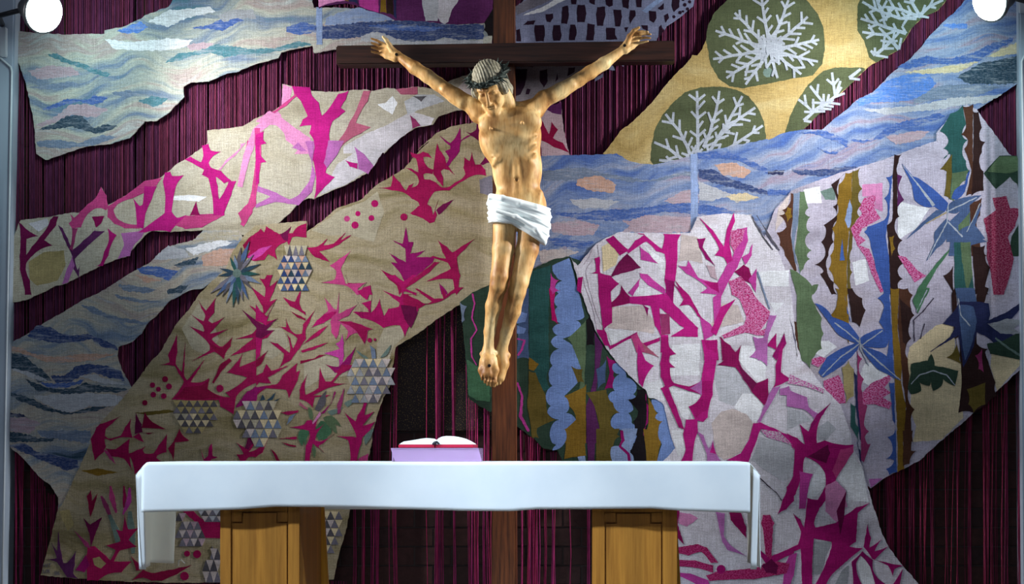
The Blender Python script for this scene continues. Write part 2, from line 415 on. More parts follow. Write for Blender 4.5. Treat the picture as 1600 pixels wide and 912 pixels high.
ART = """
PANEL wave_left 0 water_panel
t00 80,180 200,195 420,205 620,200 620,180 740,155 840,110 860,90 1000,40 1025,0 ; f 272,-45 480,-45 490,12 540,12 600,22 640,34 770,36 768,72 640,76 525,77 490,83 ; t10 340,305 335,270 150,310 130,345 0,380 ; t00 1400,430 1350,435 1240,485 1135,490 1090,515 1095,575 1000,670 930,718 860,720 770,820 650,855 510,870 420,900 270,950 215,912 200,720 155,500 100,340
t00 mauve wave_band 210,740 330,690 420,620 520,620 640,650 560,700 500,690 430,680 340,720 250,755
t00 mauve wave_band 1100,265 1200,250 1280,255 1200,295 1130,300
t00 mauve wave_band 160,420 300,390 420,395 480,440 380,460 220,470
t00 white wave_band 620,230 800,250 1000,225 1150,240 1090,280 980,300 800,300 680,290
t00 white wave_band 880,130 1000,60 1250,40 1280,70 1100,110 1000,160
t00 teal wave_band 270,320 340,315 420,360 490,375 560,410 660,440 640,455 570,440 500,410 420,385 330,350
t00 teal wave_band 980,375 1050,320 1180,300 1290,262 1400,275 1520,300 1520,320 1420,325 1330,340 1250,310 1150,330 1050,360
t00 blue wave_band 1130,170 1230,150 1300,120 1420,108 1450,120 1400,140 1320,185 1240,170
t00 brightblue wave_band 690,185 830,125 880,160 830,190 760,203
t00 blue wave_band 250,650 400,585 470,590 520,590 560,565 640,575 610,610 540,620 470,600 380,625 300,650
t00 darkteal wave_band 230,770 330,730 400,685 480,685 530,730 560,760 640,735 700,750 640,775 570,795 490,770 420,750 330,765
t00 teal wave_band 820,600 900,570 1000,585 960,620 910,635
t00 slate wave_band 660,550 760,535 830,560 760,575 680,565
t00 slate wave_band 160,520 300,500 420,485 470,500 400,520 250,530
t00 grey wave_band 1290,90 1380,60 1500,55 1520,110 1400,110 1330,130
t00 slate wave_band 215,840 350,830 470,850 600,800 700,810 560,860 380,880 230,870
t10 blue wave_band 180,160 270,130 360,150 360,190 250,205 180,190
t10 teal wave_band 0,290 130,280 250,245 330,265 150,300 0,330
z7 deepblue wave_band 120,230 250,210 420,190 560,180 800,170 1000,170 1180,190 1300,200 1525,205 1520,330 1300,330 1200,310 1100,340 900,340 750,320 650,280 560,290 480,310 300,330 150,320
z7 blue wave_band 560,210 760,200 1000,215 1200,230 1100,260 880,255 700,250
z7 paleblue wave_band 210,150 330,100 480,60 600,95 740,130 790,160 640,180 500,180 400,200 200,210
z7 lightgrey wave_band 500,300 600,262 700,280 780,320 900,345 1100,345 1220,320 1330,335 1520,340 1520,368 900,368 500,345
z7 paleblue seam_band 128,60 178,60 180,372 130,372
PANEL purple 1 striped_panel
z7 140,-60 1600,-60 1600,70 1530,190 1300,205 1180,195 1000,175 790,170 700,125 560,88 480,50 380,25 200,45 150,70
z7 pinklilac colour_patch 140,-55 370,-55 370,8 300,12 200,40 150,60
z7 navy stripe_motif 400,-55 480,-55 480,38 400,15
z7 ochre stripe_motif 362,-55 400,-55 400,15 365,8
z7 lilacmag colour_patch 482,-55 650,-55 648,105 560,80 490,50
z7 ochre stripe_motif 665,-55 710,-55 715,110 660,105
z7 darkbrown stripe_motif 710,-55 770,-55 775,130 715,115
z7 navy stripe_motif 770,-55 800,-55 795,165 775,140
z7 lightgrey leaf_motif 1000,-55 1140,-55 1150,70 1140,175 1040,175 1020,80
z7 pale leaf_motif 1140,-55 1325,-55 1310,10 1260,80 1230,180 1200,200 1160,180 1135,130 1150,60
z7 black stripe_motif 1600,-55 1600,72 1530,190 1525,250 1560,300 1610,300 1610,-55
PANEL cream_ground 0 coral_branch_panel
t01 45,912 60,660 85,560 110,490 125,470 300,450 420,425 480,425 520,380 570,340 600,275 630,325 640,380 700,350 770,310 860,240 950,220 1000,180 1060,130 1130,90 1230,15 ; t00 1230,775 1440,750 1520,700 ; t10 100,660 155,625 155,498 215,512 320,520 330,540 450,545 560,535 640,530 700,540 780,520 850,530 960,512 1050,530 1170,470 1300,430 1400,500 1330,650 1190,655 1085,690 1050,740 945,760 870,810 830,840 760,912 ; t11 755,60 700,150 660,190 540,260 440,300 345,345 310,340 250,370 200,430 130,490 60,540 0,560 ; t01 1450,560 1200,530 1000,540 900,535 860,560 790,640 745,690 700,700 600,740 480,800 380,850 330,860 230,910 150,945 48,965
t10 white colour_patch 720,620 770,610 810,570 840,610 810,680 760,650
t10 pale colour_patch 520,870 640,800 780,740 920,660 1060,700 1040,740 945,755 870,810 760,905 520,912
t11 pale colour_patch 380,320 430,240 480,140 600,60 820,0 755,60 700,150 540,255 440,295
t10 rose colour_patch 830,530 960,515 960,560 860,560
t10 beige colour_patch 1170,560 1250,460 1330,440 1390,500 1320,600 1230,620
t10 lightgrey colour_patch 880,600 960,560 1060,560 1120,600 1000,640 900,680
t01 white colour_patch 1010,330 1120,320 1230,330 1180,360 1020,350
t01 pale colour_patch 170,490 280,460 290,500 230,540
t01 olive colour_patch 170,720 260,660 380,650 390,740 340,830 220,860 175,820
t10 pinklilac colour_patch 160,500 215,520 200,600 150,630
t01 plum branch_motif 110,480 125,560 120,700 120,760 145,860 150,912 185,912 175,830 150,770 155,720 190,680 240,640 310,620 275,600 260,590 330,500 345,450 320,450 300,470 280,520 240,570 190,630 155,680 155,580 225,565 160,530 130,500
t01 purple branch_motif 345,500 400,620 430,680 440,760 470,820 475,740 460,770 440,700 520,620 620,535 560,535 500,590 430,650 400,580 370,520
t01 lilac branch_motif 430,680 400,760 370,850 400,840 440,740
t01 pinkmag branch_motif 415,430 440,460 480,420 520,380 570,340 600,275 630,325 640,390 630,410 600,395 560,400 520,430 490,480 480,510 430,520 410,490 430,470
t01 mauvepink branch_motif 430,520 460,520 440,600 430,650 415,640 430,580
t01 crimson leaf_motif 545,450 620,445 600,490 570,515 560,480
t01 crimmag branch_motif 600,730 620,660 650,590 640,520 690,560 660,610 640,680 610,740 570,745
t01 lilac branch_motif 720,550 820,540 880,500 840,570 790,620 770,680 700,700 740,620
t01 pinkmag branch_motif 640,390 700,350 770,310 860,240 960,220 930,260 870,300 780,340 700,370 670,410 690,460 740,490 810,500 830,520 740,515 680,490 640,450
t01 magenta branch_motif 790,340 810,420 815,510 850,520 860,430 900,340 930,270 860,270 850,380 830,390
t01 magenta branch_motif 980,190 1010,185 1020,210 1090,205 1050,250 1030,320 1015,420 1050,460 1100,445 1150,450 1170,440 1270,435 1330,440 1200,510 1100,520 1060,505 1100,475 1040,500 1010,540 980,530 920,530 860,540 820,545 900,490 980,430 985,330 970,240
t01 crimson thorn_motif 1130,440 1165,360 1185,440
t01 pinkmag branch_motif 1040,500 1100,450 1270,437 1320,445 1200,508 1100,518 1060,505
t01 magenta branch_motif 1200,30 1235,20 1250,60 1310,65 1260,90 1235,130 1250,160 1310,180 1370,235 1330,250 1280,210 1290,270 1300,350 1340,290 1360,240 1400,240 1370,320 1330,420 1330,440 1270,440 1265,340 1240,220 1200,200 1215,170 1100,110 1130,95 1195,130 1210,90
t01 pinklilac branch_motif 1300,170 1340,120 1430,45 1430,20 1460,10 1390,90 1350,120 1310,170
t01 pinkmag branch_motif 1470,0 1490,0 1460,150 1430,240 1440,150
t01 pinkmag branch_motif 1415,430 1450,395 1520,330 1520,380 1470,430 1460,480 1445,510 1430,460
t10 pinklilac branch_motif 0,720 80,660 130,680 190,730 260,780 320,820 330,912 230,912 250,890 180,830 170,790 120,740 60,740
t11 lilac branch_motif 290,0 350,0 335,150 320,240 260,320 200,350 120,310 0,265 0,295 90,330 0,380 0,395 110,360 190,370 250,380 330,300 350,200
f pinklilac branch_motif 436,176,12 400,205,12 385,245,11 375,292,8
f pinkmag branch_motif 402,200,9 404,250,9 397,300,8 389,330,11 378,352,6
t11 lilac thorn_motif 215,40 250,10 300,60 270,60
t10 magenta branch_motif 0,800 45,780 40,830 60,850 20,860 20,912 0,912
t11 magenta branch_motif 0,0 20,0 20,80 60,125 20,130 15,250 0,260
t10 magenta branch_motif 215,512 320,520 330,570 370,610 390,690 440,640 490,560 550,540 530,590 500,640 530,660 490,690 450,720 430,800 440,850 430,920 360,920 345,830 320,790 330,740 260,750 280,710 310,690 270,600 230,560
t11 magenta branch_motif 355,0 430,0 410,60 420,150 410,190 465,215 430,250 390,290 345,345 360,260 355,180 340,110
t10 rose branch_motif 640,540 680,540 660,600 620,660 590,730 680,755 620,790 560,820 500,870 450,912 430,912 520,800 560,720 600,650
t11 lilac branch_motif 430,0 520,0 480,80 420,160 405,130 420,60
t10 mauvepink thorn_motif 915,685 945,710 975,745 930,760
t11 lilac thorn_motif 585,35 640,80 695,150 665,195 610,165 605,110
t11 magenta thorn_motif 530,115 600,135 600,165 560,150
t10 pinkmag branch_motif 155,625 235,560 240,570 180,625 110,670 95,665
t10 darkgrey thorn_motif 930,570 1010,570 980,600
PANEL wave_low 0 water_panel
t01 1205,530 1150,590 1020,620 940,670 880,730 800,770 700,830 640,870 570,910 ; t02 490,70 380,140 270,200 150,280 50,330 40,380 25,560 20,700 20,912 ; t03 15,60 60,100 130,160 200,240 250,290 300,325 345,400 345,480 420,480 500,300 560,90 ; t02 620,840 700,740 820,620 780,590 720,480 695,400 700,350 780,320 840,270 870,215 940,150 1000,80 1120,15 1210,0 ; t01 1250,840 1400,800 1470,640 1420,530
t01 lightgrey wave_band 900,710 1000,620 1100,650 1130,690 1000,700
t01 white wave_band 1100,640 1300,590 1400,600 1250,650 1150,680
t01 cream wave_band 1130,600 1200,545 1420,540 1420,590 1250,590
t01 blue wave_band 810,760 880,740 960,750 1060,770 1000,830 920,800 850,790
t01 darkteal wave_band 1030,740 1100,710 1180,690 1160,730 1080,750
t01 peach wave_band 800,790 900,810 960,830 860,840
t01 peach wave_band 1200,680 1300,640 1400,640 1400,710 1340,740 1200,740
t01 darkteal wave_band 990,890 1060,860 1130,850 1080,900 1000,912
t01 slate wave_band 690,850 800,860 940,880 880,905 740,890
t02 slate wave_band 480,100 560,110 640,160 740,180 860,200 880,215 740,205 640,180 550,150
t02 slate wave_band 670,30 740,50 850,70 960,80 850,90 700,60
t02 deepblue wave_band 160,280 220,220 300,230 350,265 430,280 520,270 600,300 690,345 700,370 610,350 540,300 460,320 380,325 300,320 200,300
t02 peach wave_band 50,340 110,350 200,390 320,410 500,390 690,390 560,430 400,440 280,440 180,400 60,370
t02 darkteal wave_band 40,380 130,390 200,450 270,500 310,550 230,560 150,500 40,470
t02 deepblue wave_band 300,520 380,520 460,460 520,450 640,460 720,490 740,550 640,530 560,500 480,520 420,560 330,560
t02 blue wave_band 230,560 330,565 420,560 500,540 480,565 400,590 300,590
t02 darkteal wave_band 150,540 250,580 350,600 450,590 500,560 600,580 700,590 770,600 700,620 520,615 430,640 330,620 220,610
t02 lightgrey wave_band 50,475 150,490 250,530 290,555 200,540
t02 lightgrey wave_band 470,520 560,510 660,550 740,570 620,570 530,540
t02 lightgrey wave_band 200,640 380,630 520,620 660,630 740,650 680,700 540,700 400,740 320,710 220,660
t02 darkteal wave_band 20,610 150,640 240,680 320,720 420,740 560,700 660,700 560,730 380,750 250,720 120,670
t02 mauve wave_band 30,770 150,770 240,800 180,860 40,850
t02 navy wave_band 20,735 140,750 170,770 30,760
t02 lightgrey wave_band 230,860 300,880 370,830 380,860 300,900 240,880
t02 darkteal wave_band 20,850 130,860 230,890 350,880 300,912 20,912
t03 deepblue wave_band 40,85 150,80 220,130 330,150 460,180 470,215 400,240 330,210 260,180 160,140
t03 slate wave_band 220,0 540,0 530,80 400,60 250,40
PANEL olive_ground 1 thorn_branch_panel
t11 300,540 400,470 480,400 620,350 720,260 820,200 880,165 950,80 1030,0 ; t10 960,890 1070,790 1160,750 1300,725 1420,740 ; f 792,250 796,420 ; t11 1390,850 1280,905 ; t12 1220,90 1080,180 960,270 860,330 830,350 810,480 800,570 755,650 720,750 690,860 ; t13 690,60 665,180 ; t13 560,460 530,610 490,740 460,885 395,885 ; f 400,910 ; t03 1300,905 1000,905 820,900 600,890 400,875 240,860 290,680 335,500 345,470 380,420 450,260 490,180 530,90 ; t02 550,880 600,790 700,690 780,590 900,430 950,380 1050,210 1120,130 ; t01 1190,900 1250,840 1340,760 1380,660 1450,560 ; f 400,352 440,348 479,345
t01 cream colour_patch 1300,840 1370,740 1450,700 1520,700 1520,800 1400,830
t03 ochre colour_patch 480,240 580,225 700,250 580,270
t03 olive colour_patch 350,480 410,470 440,560 400,600
t12 cream colour_patch 280,430 420,400 560,440 540,520 380,540 290,600
t12 cream colour_patch 30,230 160,240 200,340 100,420 40,400
t12 cream colour_patch 760,240 870,220 880,290 820,340 740,560 700,560 720,330
t11 cream colour_patch 330,530 500,410 640,360 720,300 760,420 700,600 560,560 420,560
t02 cream colour_patch 1080,240 1180,90 1240,130 1300,300 1240,400 1140,360
t02 oliveb colour_patch 800,740 1000,720 1040,735 880,755
z5 crimmag branch_motif 370,350 440,375 495,350 540,365 580,408 530,390 490,395 500,450 540,500 590,520 580,555 520,545 490,560 500,610 560,615 610,640 670,690 740,685 800,640 860,610 900,560 880,500 885,400 935,440 955,350 985,470 1040,470 1080,520 1090,570 1000,560 960,570 880,615 790,670 740,710 600,720 560,770 530,830 530,850 460,850 450,820 390,790 330,740 280,720 200,710 60,690 190,680 205,565 270,640 330,720 360,670 405,645 380,690 440,670 460,630 440,570 320,495 380,510 450,545 445,470 430,410 390,390
z5 crimmag leaf_motif 625,260 650,330 700,400 720,470 800,575 740,520 690,510 660,530 685,600 685,680 630,620 590,560 590,520 600,430
z5 magpurple leaf_motif 640,190 700,230 750,265 800,210 845,115 850,240 920,190 960,185 850,250 840,340 780,420 740,480 710,480 740,400 700,340 750,320 750,290 700,250
z5 plum branch_motif 890,150 940,175 1000,140 1000,60 1040,130 1080,260 1100,360 1130,440 1060,470 1040,460 1090,390 1060,280 1000,220 950,190
t11 crimmag leaf_motif 915,430 960,390 1000,370 1040,390 1050,440 1085,350 1060,410 1075,440 1060,480 1030,490 990,460 930,440
t11 plum leaf_motif 1070,410 1110,375 1175,348 1130,400 1085,440
t11 stone colour_patch 1325,230 1400,205 1410,330 1330,310
t11 magenta berry_motif o 705,372,22
t11 magenta berry_motif o 605,432,16
t11 pinkmag berry_motif o 540,462,18
t11 magenta berry_motif o 685,458,18
t11 magenta berry_motif o 588,500,22
t11 crimmag berry_motif o 878,452,22
t11 magpurple leaf_motif 785,660 850,700 890,720 885,640 810,590 870,610 890,510 905,600 935,600 915,670 1005,650 950,690 1060,690 1050,720 980,780 890,850 860,790 800,720 840,725
t11 crimmag branch_motif 740,765 830,810 870,850 930,820 1000,770 1060,720 1090,720 1030,775 940,840 880,880 850,912 840,860 790,820
t11 crimmag branch_motif 1080,590 1130,630 1165,665 1220,630 1300,580 1240,640 1190,690 1195,740 1210,800 1200,870 1230,870 1190,912 1180,890 1170,820 1100,815 1010,835 1100,790 1160,760 1140,720 1040,690 1050,685 1130,700 1110,660
t11 magpurple leaf_motif 1085,840 1130,890 1140,912 1100,912
t11 crimmag leaf_motif 300,635 370,625 425,580 400,620 460,610 535,540 500,590 580,550 500,610 440,640 375,655 440,720 350,690
t11 pinkmag branch_motif 440,740 500,700 560,655 520,720 500,760 530,850 580,850 655,840 600,880 640,912 600,912 560,870 530,855 390,840 470,825 480,770
t11 magenta thorn_motif 680,860 690,912 665,912
z6 crimmag leaf_motif 320,280 400,190 480,140 505,110 540,150 560,85 640,140 690,165 750,150 810,90 790,160 830,155 880,90 970,55 970,200 940,200 860,190 820,200 790,280 770,240 690,280 650,330 670,430 640,400 580,370 540,430 430,440 360,400 400,330 370,330
z6 plum leaf_motif 700,170 770,130 815,90 780,170 780,240 740,230
z6 lilacmag leaf_motif 370,400 500,310 620,280 500,390 430,430
z6 crimson leaf_motif 320,280 400,190 400,260 380,330 340,320
z3 magenta branch_motif 620,70 700,50 790,45 800,0 850,0 865,60 870,90 920,80 1050,70 1000,130 960,150 1000,200 1060,240 1085,95 1095,200 1085,350 1020,270 990,260 1040,320 1090,360 1140,310 1175,225 1195,340 1215,390 1260,320 1360,300 1370,260 1200,140 1370,210 1390,180 1380,100 1230,0 1320,0 1400,60 1490,0 1520,0 1440,80 1410,120 1520,170 1520,190 1430,150 1400,150 1390,200 1440,240 1520,270 1540,330 1440,500 1415,580 1370,470 1300,470 1210,495 1130,440 1000,400 920,345 1010,345 960,240 900,140 860,100 800,95
t12 crimmag branch_motif 870,10 930,0 990,40 900,40 ; t12 960,70 1010,100 1100,80 1160,40 1230,0 1180,0 1130,40 1110,0 1100,0 1110,60 1060,60 960,0 940,0 1040,80 960,120 880,110
t12 plum colour_patch 860,100 950,110 960,150 920,240 880,180
z3 pinkmag branch_motif 650,210 700,270 735,320 770,330 790,160 780,340 780,370 860,330 955,280 880,380 780,425 760,430 900,440 1000,470 1110,510 1060,520 1050,600 1030,650 990,580 960,540 900,560 850,620 880,530 800,450 780,560 760,600 720,540 710,440 720,400 640,450 530,495 580,430 650,370 690,340
z3 magenta leaf_motif 530,495 580,430 650,370 720,345 770,345 720,400 640,450
z3 crimmag leaf_motif 790,435 900,440 1000,470 1110,510 1060,520 1050,600 1030,650 990,580 960,535 890,480
z3 lilacmag branch_motif 760,650 800,630 820,560 830,640 830,760 820,840 790,870 790,780 650,740 800,700
z3 magpurple branch_motif 870,780 945,680 890,840 870,860 1000,825 900,890 830,920 750,920 660,845 740,870 790,870 830,830
z3 crimmag berry_motif o 1080,615,22
z3 crimmag berry_motif o 1130,610,14
z3 crimmag leaf_motif 255,205 340,245 370,250 425,140 410,260 440,330 470,350 470,380 400,330 320,290
z3 crimmag branch_motif 560,330 500,450 465,520 470,600 410,690 330,800 220,880 265,790 270,740 130,630 200,650 320,740 330,690 290,550 320,600 350,700 400,600 370,570 300,530 220,485 290,495 285,410 330,530 380,565 440,555 450,470
z3 crimmag leaf_motif 685,475 600,520 510,590 440,660 470,640 600,570
z3 crimmag leaf_motif 425,715 560,670 685,638 560,700 440,735
z3 crimson leaf_motif 330,340 470,410 470,430 390,400
z3 crimson leaf_motif 420,810 560,785 600,755 665,755 570,795 420,840
z2 crimmag branch_motif 665,230 740,340 830,220 815,350 755,430 800,460 910,400 800,520 770,560 950,510 800,590 790,610 870,680 900,680 990,590 970,670 920,740 910,790 820,720 610,815 780,715 780,660 720,590 580,480 720,540 730,520 710,470 590,365 720,440 740,380 700,310
z2 crimson leaf_motif 770,640 870,690 900,690 990,590 970,670 920,740 910,790 820,710
z2 crimmag branch_motif 1250,30 1300,40 1320,0 1370,0 1340,110 1420,50 1380,150 1340,250 1410,225 1290,370 1330,400 1310,440 1420,410 1300,500 1280,550 1390,520 1320,590 1270,605 1250,770 1230,690 980,765 1200,590 1020,605 1180,560 1230,500 1080,325 1290,480 1290,440 1155,285 1290,360 1280,290 1170,110 1300,210 1310,120 1290,80
z2 plum thorn_motif 1080,325 1200,420 1285,480 1230,510
t02 crimmag branch_motif 1020,660 1070,600 1095,555 1060,500 1040,460 955,455 1010,440 1000,400 1050,280 1050,380 1040,450 1080,500 1100,320 1090,520 1110,550 1215,425 1130,560 1200,560 1240,535 1230,600 1300,640 1370,650 1340,620 1400,590 1470,530 1400,510 1350,500 1400,450 1440,390 1420,470 1520,430 1520,560 1440,600 1400,640 1385,745 1310,700 1300,660 1150,665
t02 crimson branch_motif 1100,590 1200,580 1245,540 1230,600 1310,650 1150,660 1040,650
t02 crimson leaf_motif 1260,560 1310,450 1360,415 1375,430 1310,500 1270,565
t02 magpurple leaf_motif 1400,700 1440,650 1520,580 1520,640 1470,690 1400,710
t12 crimmag branch_motif 0,590 130,570 160,520 245,445 235,500 260,490 245,545 195,650 180,600 60,590 0,640
t12 crimmag leaf_motif 60,450 90,490 190,460 110,510 70,530 90,565 20,560 0,580 0,520 40,500
t12 crimson leaf_motif 0,430 70,370 30,450 0,470
t12 magenta branch_motif 0,290 35,300 20,400 0,430
t12 plum leaf_motif 0,200 60,220 125,180 60,250 110,250 30,300 0,290
t12 magenta branch_motif 0,100 60,180 120,65 70,160 60,220 0,190
z4 crimmag branch_motif 600,240 620,180 670,85 640,200 650,290 780,220 790,30 840,160 900,160 960,80 920,30 850,0 960,60 1000,0 1140,0 1000,70 910,170 1040,175 870,210 720,290 880,285 850,300 740,300 720,400 660,340 600,320
z4 green leaf_motif 580,680 600,620 690,620 660,700 650,760 640,700 620,770
z4 green leaf_motif 750,620 800,530 870,560 900,640 860,680 850,720 800,700 780,720
z4 grassgreen leaf_motif 820,500 900,480 990,580 930,560 950,650 890,600
z4 grassgreen leaf_motif 680,400 710,420 720,520 690,500
z4 greenslate leaf_motif 860,440 1010,400 900,480
z4 greenslate leaf_motif 1020,360 1130,320 1050,400
z4 magpurple leaf_motif 900,360 930,245 940,260 890,370 830,460 800,460
z4 mauvepink leaf_motif 950,390 1020,220 1010,320 980,460 960,470
z4 rose leaf_motif 600,350 680,420 650,420 590,380
z4 darkgrey leaf_motif 740,420 790,310 850,240 840,380 780,440
z4 pinklilac leaf_motif 715,550 790,440 800,470 730,570
z4 grassgreen leaf_motif 730,760 750,800 740,880 720,830
z4 magenta branch_motif 510,590 640,570 670,530 710,525 720,570 775,500 740,620 830,560 750,660 740,720 800,730 925,655 820,740 770,770 830,830 760,770 720,740 700,820 690,912 650,912 660,770 700,680 690,620
z4 crimmag leaf_motif 415,450 585,428 580,450 490,475
z4 slate leaf_motif 470,570 500,490 560,460 520,520
z4 crimmag leaf_motif 400,700 570,680 565,705
z4 crimson leaf_motif 425,735 560,765 565,778 500,770
z4 crimson leaf_motif 325,800 370,840 410,912 380,912
z4 magenta branch_motif 1020,445 1100,520 1130,540 1150,480 1200,400 1240,235 1240,340 1210,480 1300,445 1190,580 1310,540 1250,640 1190,680 1180,740 1150,830 1140,920 1080,920 1080,800 1060,710 950,675 1100,685 1140,690 1110,600
z4 pinkmag leaf_motif 1150,890 1250,840 1240,912 1160,912
z4 greenslate leaf_motif 1210,680 1300,600 1290,640 1220,760
z4 magpurple leaf_motif 0,390 30,340 100,250 190,210 300,200 200,260 190,330 160,390 110,330 0,400
z4 crimmag branch_motif 0,740 80,790 130,610 150,740 220,670 130,800 110,830 200,800 295,700 240,830 180,870 110,870 70,920 40,920 0,850 70,850
z4 plum thorn_motif 80,790 130,610 150,740 110,800
z4 darkteal leaf_motif 220,340 245,280 270,330
z4 darkteal leaf_motif 280,340 370,262 340,330
z4 darkteal leaf_motif 340,350 430,300 370,350
z3 slate leaf_motif 1080,660 1130,700 1140,790 1100,790
z3 greenslate leaf_motif 950,710 1010,750 1070,790 1030,790
z3 greenslate leaf_motif 1180,780 1280,660 1240,760
z1 crimmag branch_motif 75,400 130,290 160,260 250,230 355,180 270,250 210,300 200,370 240,400 360,370 400,290 455,205 440,290 465,385 350,378 260,410 200,390 210,470 190,520 110,600 90,500
z1 pinkmag leaf_motif 190,500 250,520 310,640 250,590
z1 plum thorn_motif 490,350 500,150 550,260 560,330
z1 crimson thorn_motif 560,290 585,150 650,240 780,305
z1 crimson thorn_motif 560,335 690,335 620,350
z1 crimmag leaf_motif 470,380 530,340 560,400 580,430 500,395
z1 crimmag branch_motif 215,490 310,500 440,400 430,540 510,510 590,470 560,500 580,540 670,540 720,460 795,355 785,520 700,550 690,580 740,610 600,630 490,730 470,610 440,560 465,700 390,580 270,560
z1 crimson leaf_motif 915,300 940,360 1010,415 870,430 865,530 860,610 840,550 805,490 860,420
z1 magenta leaf_motif 1115,490 1150,590 1185,560 1190,490 1220,440 1230,560 1280,570 1220,590 1200,615 1145,615
z1 crimson berry_motif o 585,55,26
t02 crimson berry_motif o 980,540,18
t02 crimmag berry_motif o 905,575,16
t02 crimmag berry_motif o 1003,583,18
t02 crimmag berry_motif o 940,600,15
t02 crimmag berry_motif o 910,632,17
t02 crimmag berry_motif o 972,640,17
t02 crimmag berry_motif o 1305,595,22
t03 pinkmag leaf_motif 655,330,10 665,400,35 690,490,10
t03 crimmag leaf_motif 735,330,8 740,400,22 735,460,6
t03 mauvepink leaf_motif 600,390,10 630,450,30 660,520,10
t03 lilacmag leaf_motif 770,340,10 765,420,30 730,500,8
t03 greenslate leaf_motif 650,500,20 690,600,40 700,680,20
t03 greenslate leaf_motif 770,480,20 780,600,50 790,730,20
t03 crimson leaf_motif 515,390 540,355 545,420 580,372 560,450 535,515 525,440
t03 plum leaf_motif 495,520 535,560 605,515 570,600 540,690 530,610
t03 crimmag branch_motif 520,690 560,690 630,750 660,780 780,780 720,840 640,850 580,890 520,890 515,760
t03 mauvepink thorn_motif 440,595 520,670 540,700 510,690
t03 olive colour_patch 550,760 590,750 630,790 600,820 560,800
t03 crimmag branch_motif 630,685 720,660 690,590 730,600 740,505 760,590 820,580 760,650 810,690 710,710 670,790 650,780 690,710
t03 purple branch_motif 305,665 340,720 345,600 365,760 375,790 400,790 450,720 440,800 430,850 460,880 400,870 340,780 280,765 340,760
t03 magpurple branch_motif 450,830 510,740 530,800 500,840
t03 crimson branch_motif 785,890 850,830 900,850 960,840 1140,800 1050,850 960,890 900,890 850,870
t03 crimson thorn_motif 780,750 820,790 830,830 810,830
t03 crimmag branch_motif 1080,475 1140,475 1200,530 1310,550 1340,640 1215,635 1180,560
t03 crimmag berry_motif o 1110,732,18
t03 crimmag berry_motif o 1170,735,24
t03 crimmag berry_motif o 1095,865,26
t03 stone thorn_motif 1260,690 1290,740 1310,790 1250,760
t03 darkgrey thorn_motif 1210,880 1260,800 1300,880
PANEL wave_right 1 water_panel
f 800,250 ; t21 180,90 340,85 540,80 620,75 700,120 760,135 850,140 900,130 1060,90 1100,70 ; t20 1520,825 ; t30 0,830 90,790 200,770 320,770 400,700 480,640 530,590 620,550 680,490 750,420 830,360 900,290 960,210 1040,130 1110,70 1190,-20 ; f 1525,-40 1590,-40 ; t30 1488,120 1490,490 1400,550 1240,650 1180,640 1080,690 1000,800 ; t31 1000,20 850,80 720,130 560,200 420,240 200,340 140,420 90,560 0,660 ; t21 1450,640 1250,600 1100,600 1060,620 880,600 640,600 560,630 500,680 400,760 250,720 150,770 100,790 0,790
t21 peach wave_band 400,210 520,205 620,260 600,310 480,300 380,260
t21 mauve wave_band 900,360 1000,300 1100,290 1110,370 950,370
t21 mauve wave_band 640,470 800,440 1000,450 1110,460 1100,540 900,545 650,540 700,500
t21 mauve wave_band 230,490 380,470 520,500 480,560 330,560 240,540
t21 peach wave_band 1200,140 1330,130 1420,180 1380,220 1250,200
t21 sand wave_band 1250,320 1400,310 1480,340 1330,365
t21 beige wave_band 150,650 300,640 400,660 300,700 180,740
t21 lightgrey wave_band 340,350 500,340 640,360 560,400 400,400
t21 lightgrey wave_band 1110,240 1220,280 1300,320 1180,360 1110,350
t21 blue wave_band 1100,70 1280,62 1400,110 1520,170 1520,195 1430,160 1330,115 1200,105 1110,110
t21 deepblue wave_band 1105,170 1180,165 1290,220 1400,260 1520,300 1520,325 1380,290 1240,260 1110,220
t21 slate wave_band 180,180 300,165 430,160 540,190 680,215 820,235 950,200 1100,175 1100,215 1000,205 880,240 700,245 500,205 350,235 190,235
t21 blue wave_band 230,420 400,430 530,410 700,405 850,385 1000,370 1120,375 1260,400 1340,425 1200,445 1080,430 900,420 790,440 700,475 520,470 400,465 280,440
t21 blue wave_band 205,570 350,590 500,600 420,640 250,620
t21 paleblue seam_band 1060,80 1100,75 1108,560 1062,560
t30 slate wave_band 900,540 1080,500 1290,500 1380,520 1200,580 1000,590 860,620
t30 lightgrey wave_band 560,650 860,630 1100,580 1390,560 1300,610 1180,620 1000,650 700,680
t30 brightblue wave_band 520,600 620,550 700,480 830,440 960,440 1000,500 940,550 860,590 760,605 620,605 540,630
t30 sand wave_band 800,430 1000,400 1250,365 1130,430 950,440
t30 sand wave_band 1300,340 1380,290 1480,250 1480,320
t30 blue wave_band 760,400 820,370 940,330 1060,350 1200,320 1350,250 1460,220 1450,250 1340,300 1260,360 1100,380 950,380 830,410
t30 darkteal wave_band 1120,460 1250,380 1485,330 1485,490 1400,500 1200,500
t30 blue wave_band 180,790 320,768 420,810 480,840 460,870 400,840 300,800
t30 blue wave_band 480,830 620,830 700,760 800,720 900,700 1020,670 1060,690 900,740 760,780 680,820 560,850
t30 brightblue wave_band 1040,145 1180,140 1180,170 1050,175
t30 mauve wave_band 700,810 860,780 960,780 900,830 760,860
t31 navy wave_band 0,180 100,170 90,200 0,200
t31 deepblue wave_band 140,170 280,175 480,150 550,160 500,185 320,210 180,200
t31 blue wave_band 0,290 130,290 130,320 0,325
t31 blue wave_band 290,40 370,70 480,30 400,80 350,75
PANEL yellow_ground 0 coral_leaf_panel
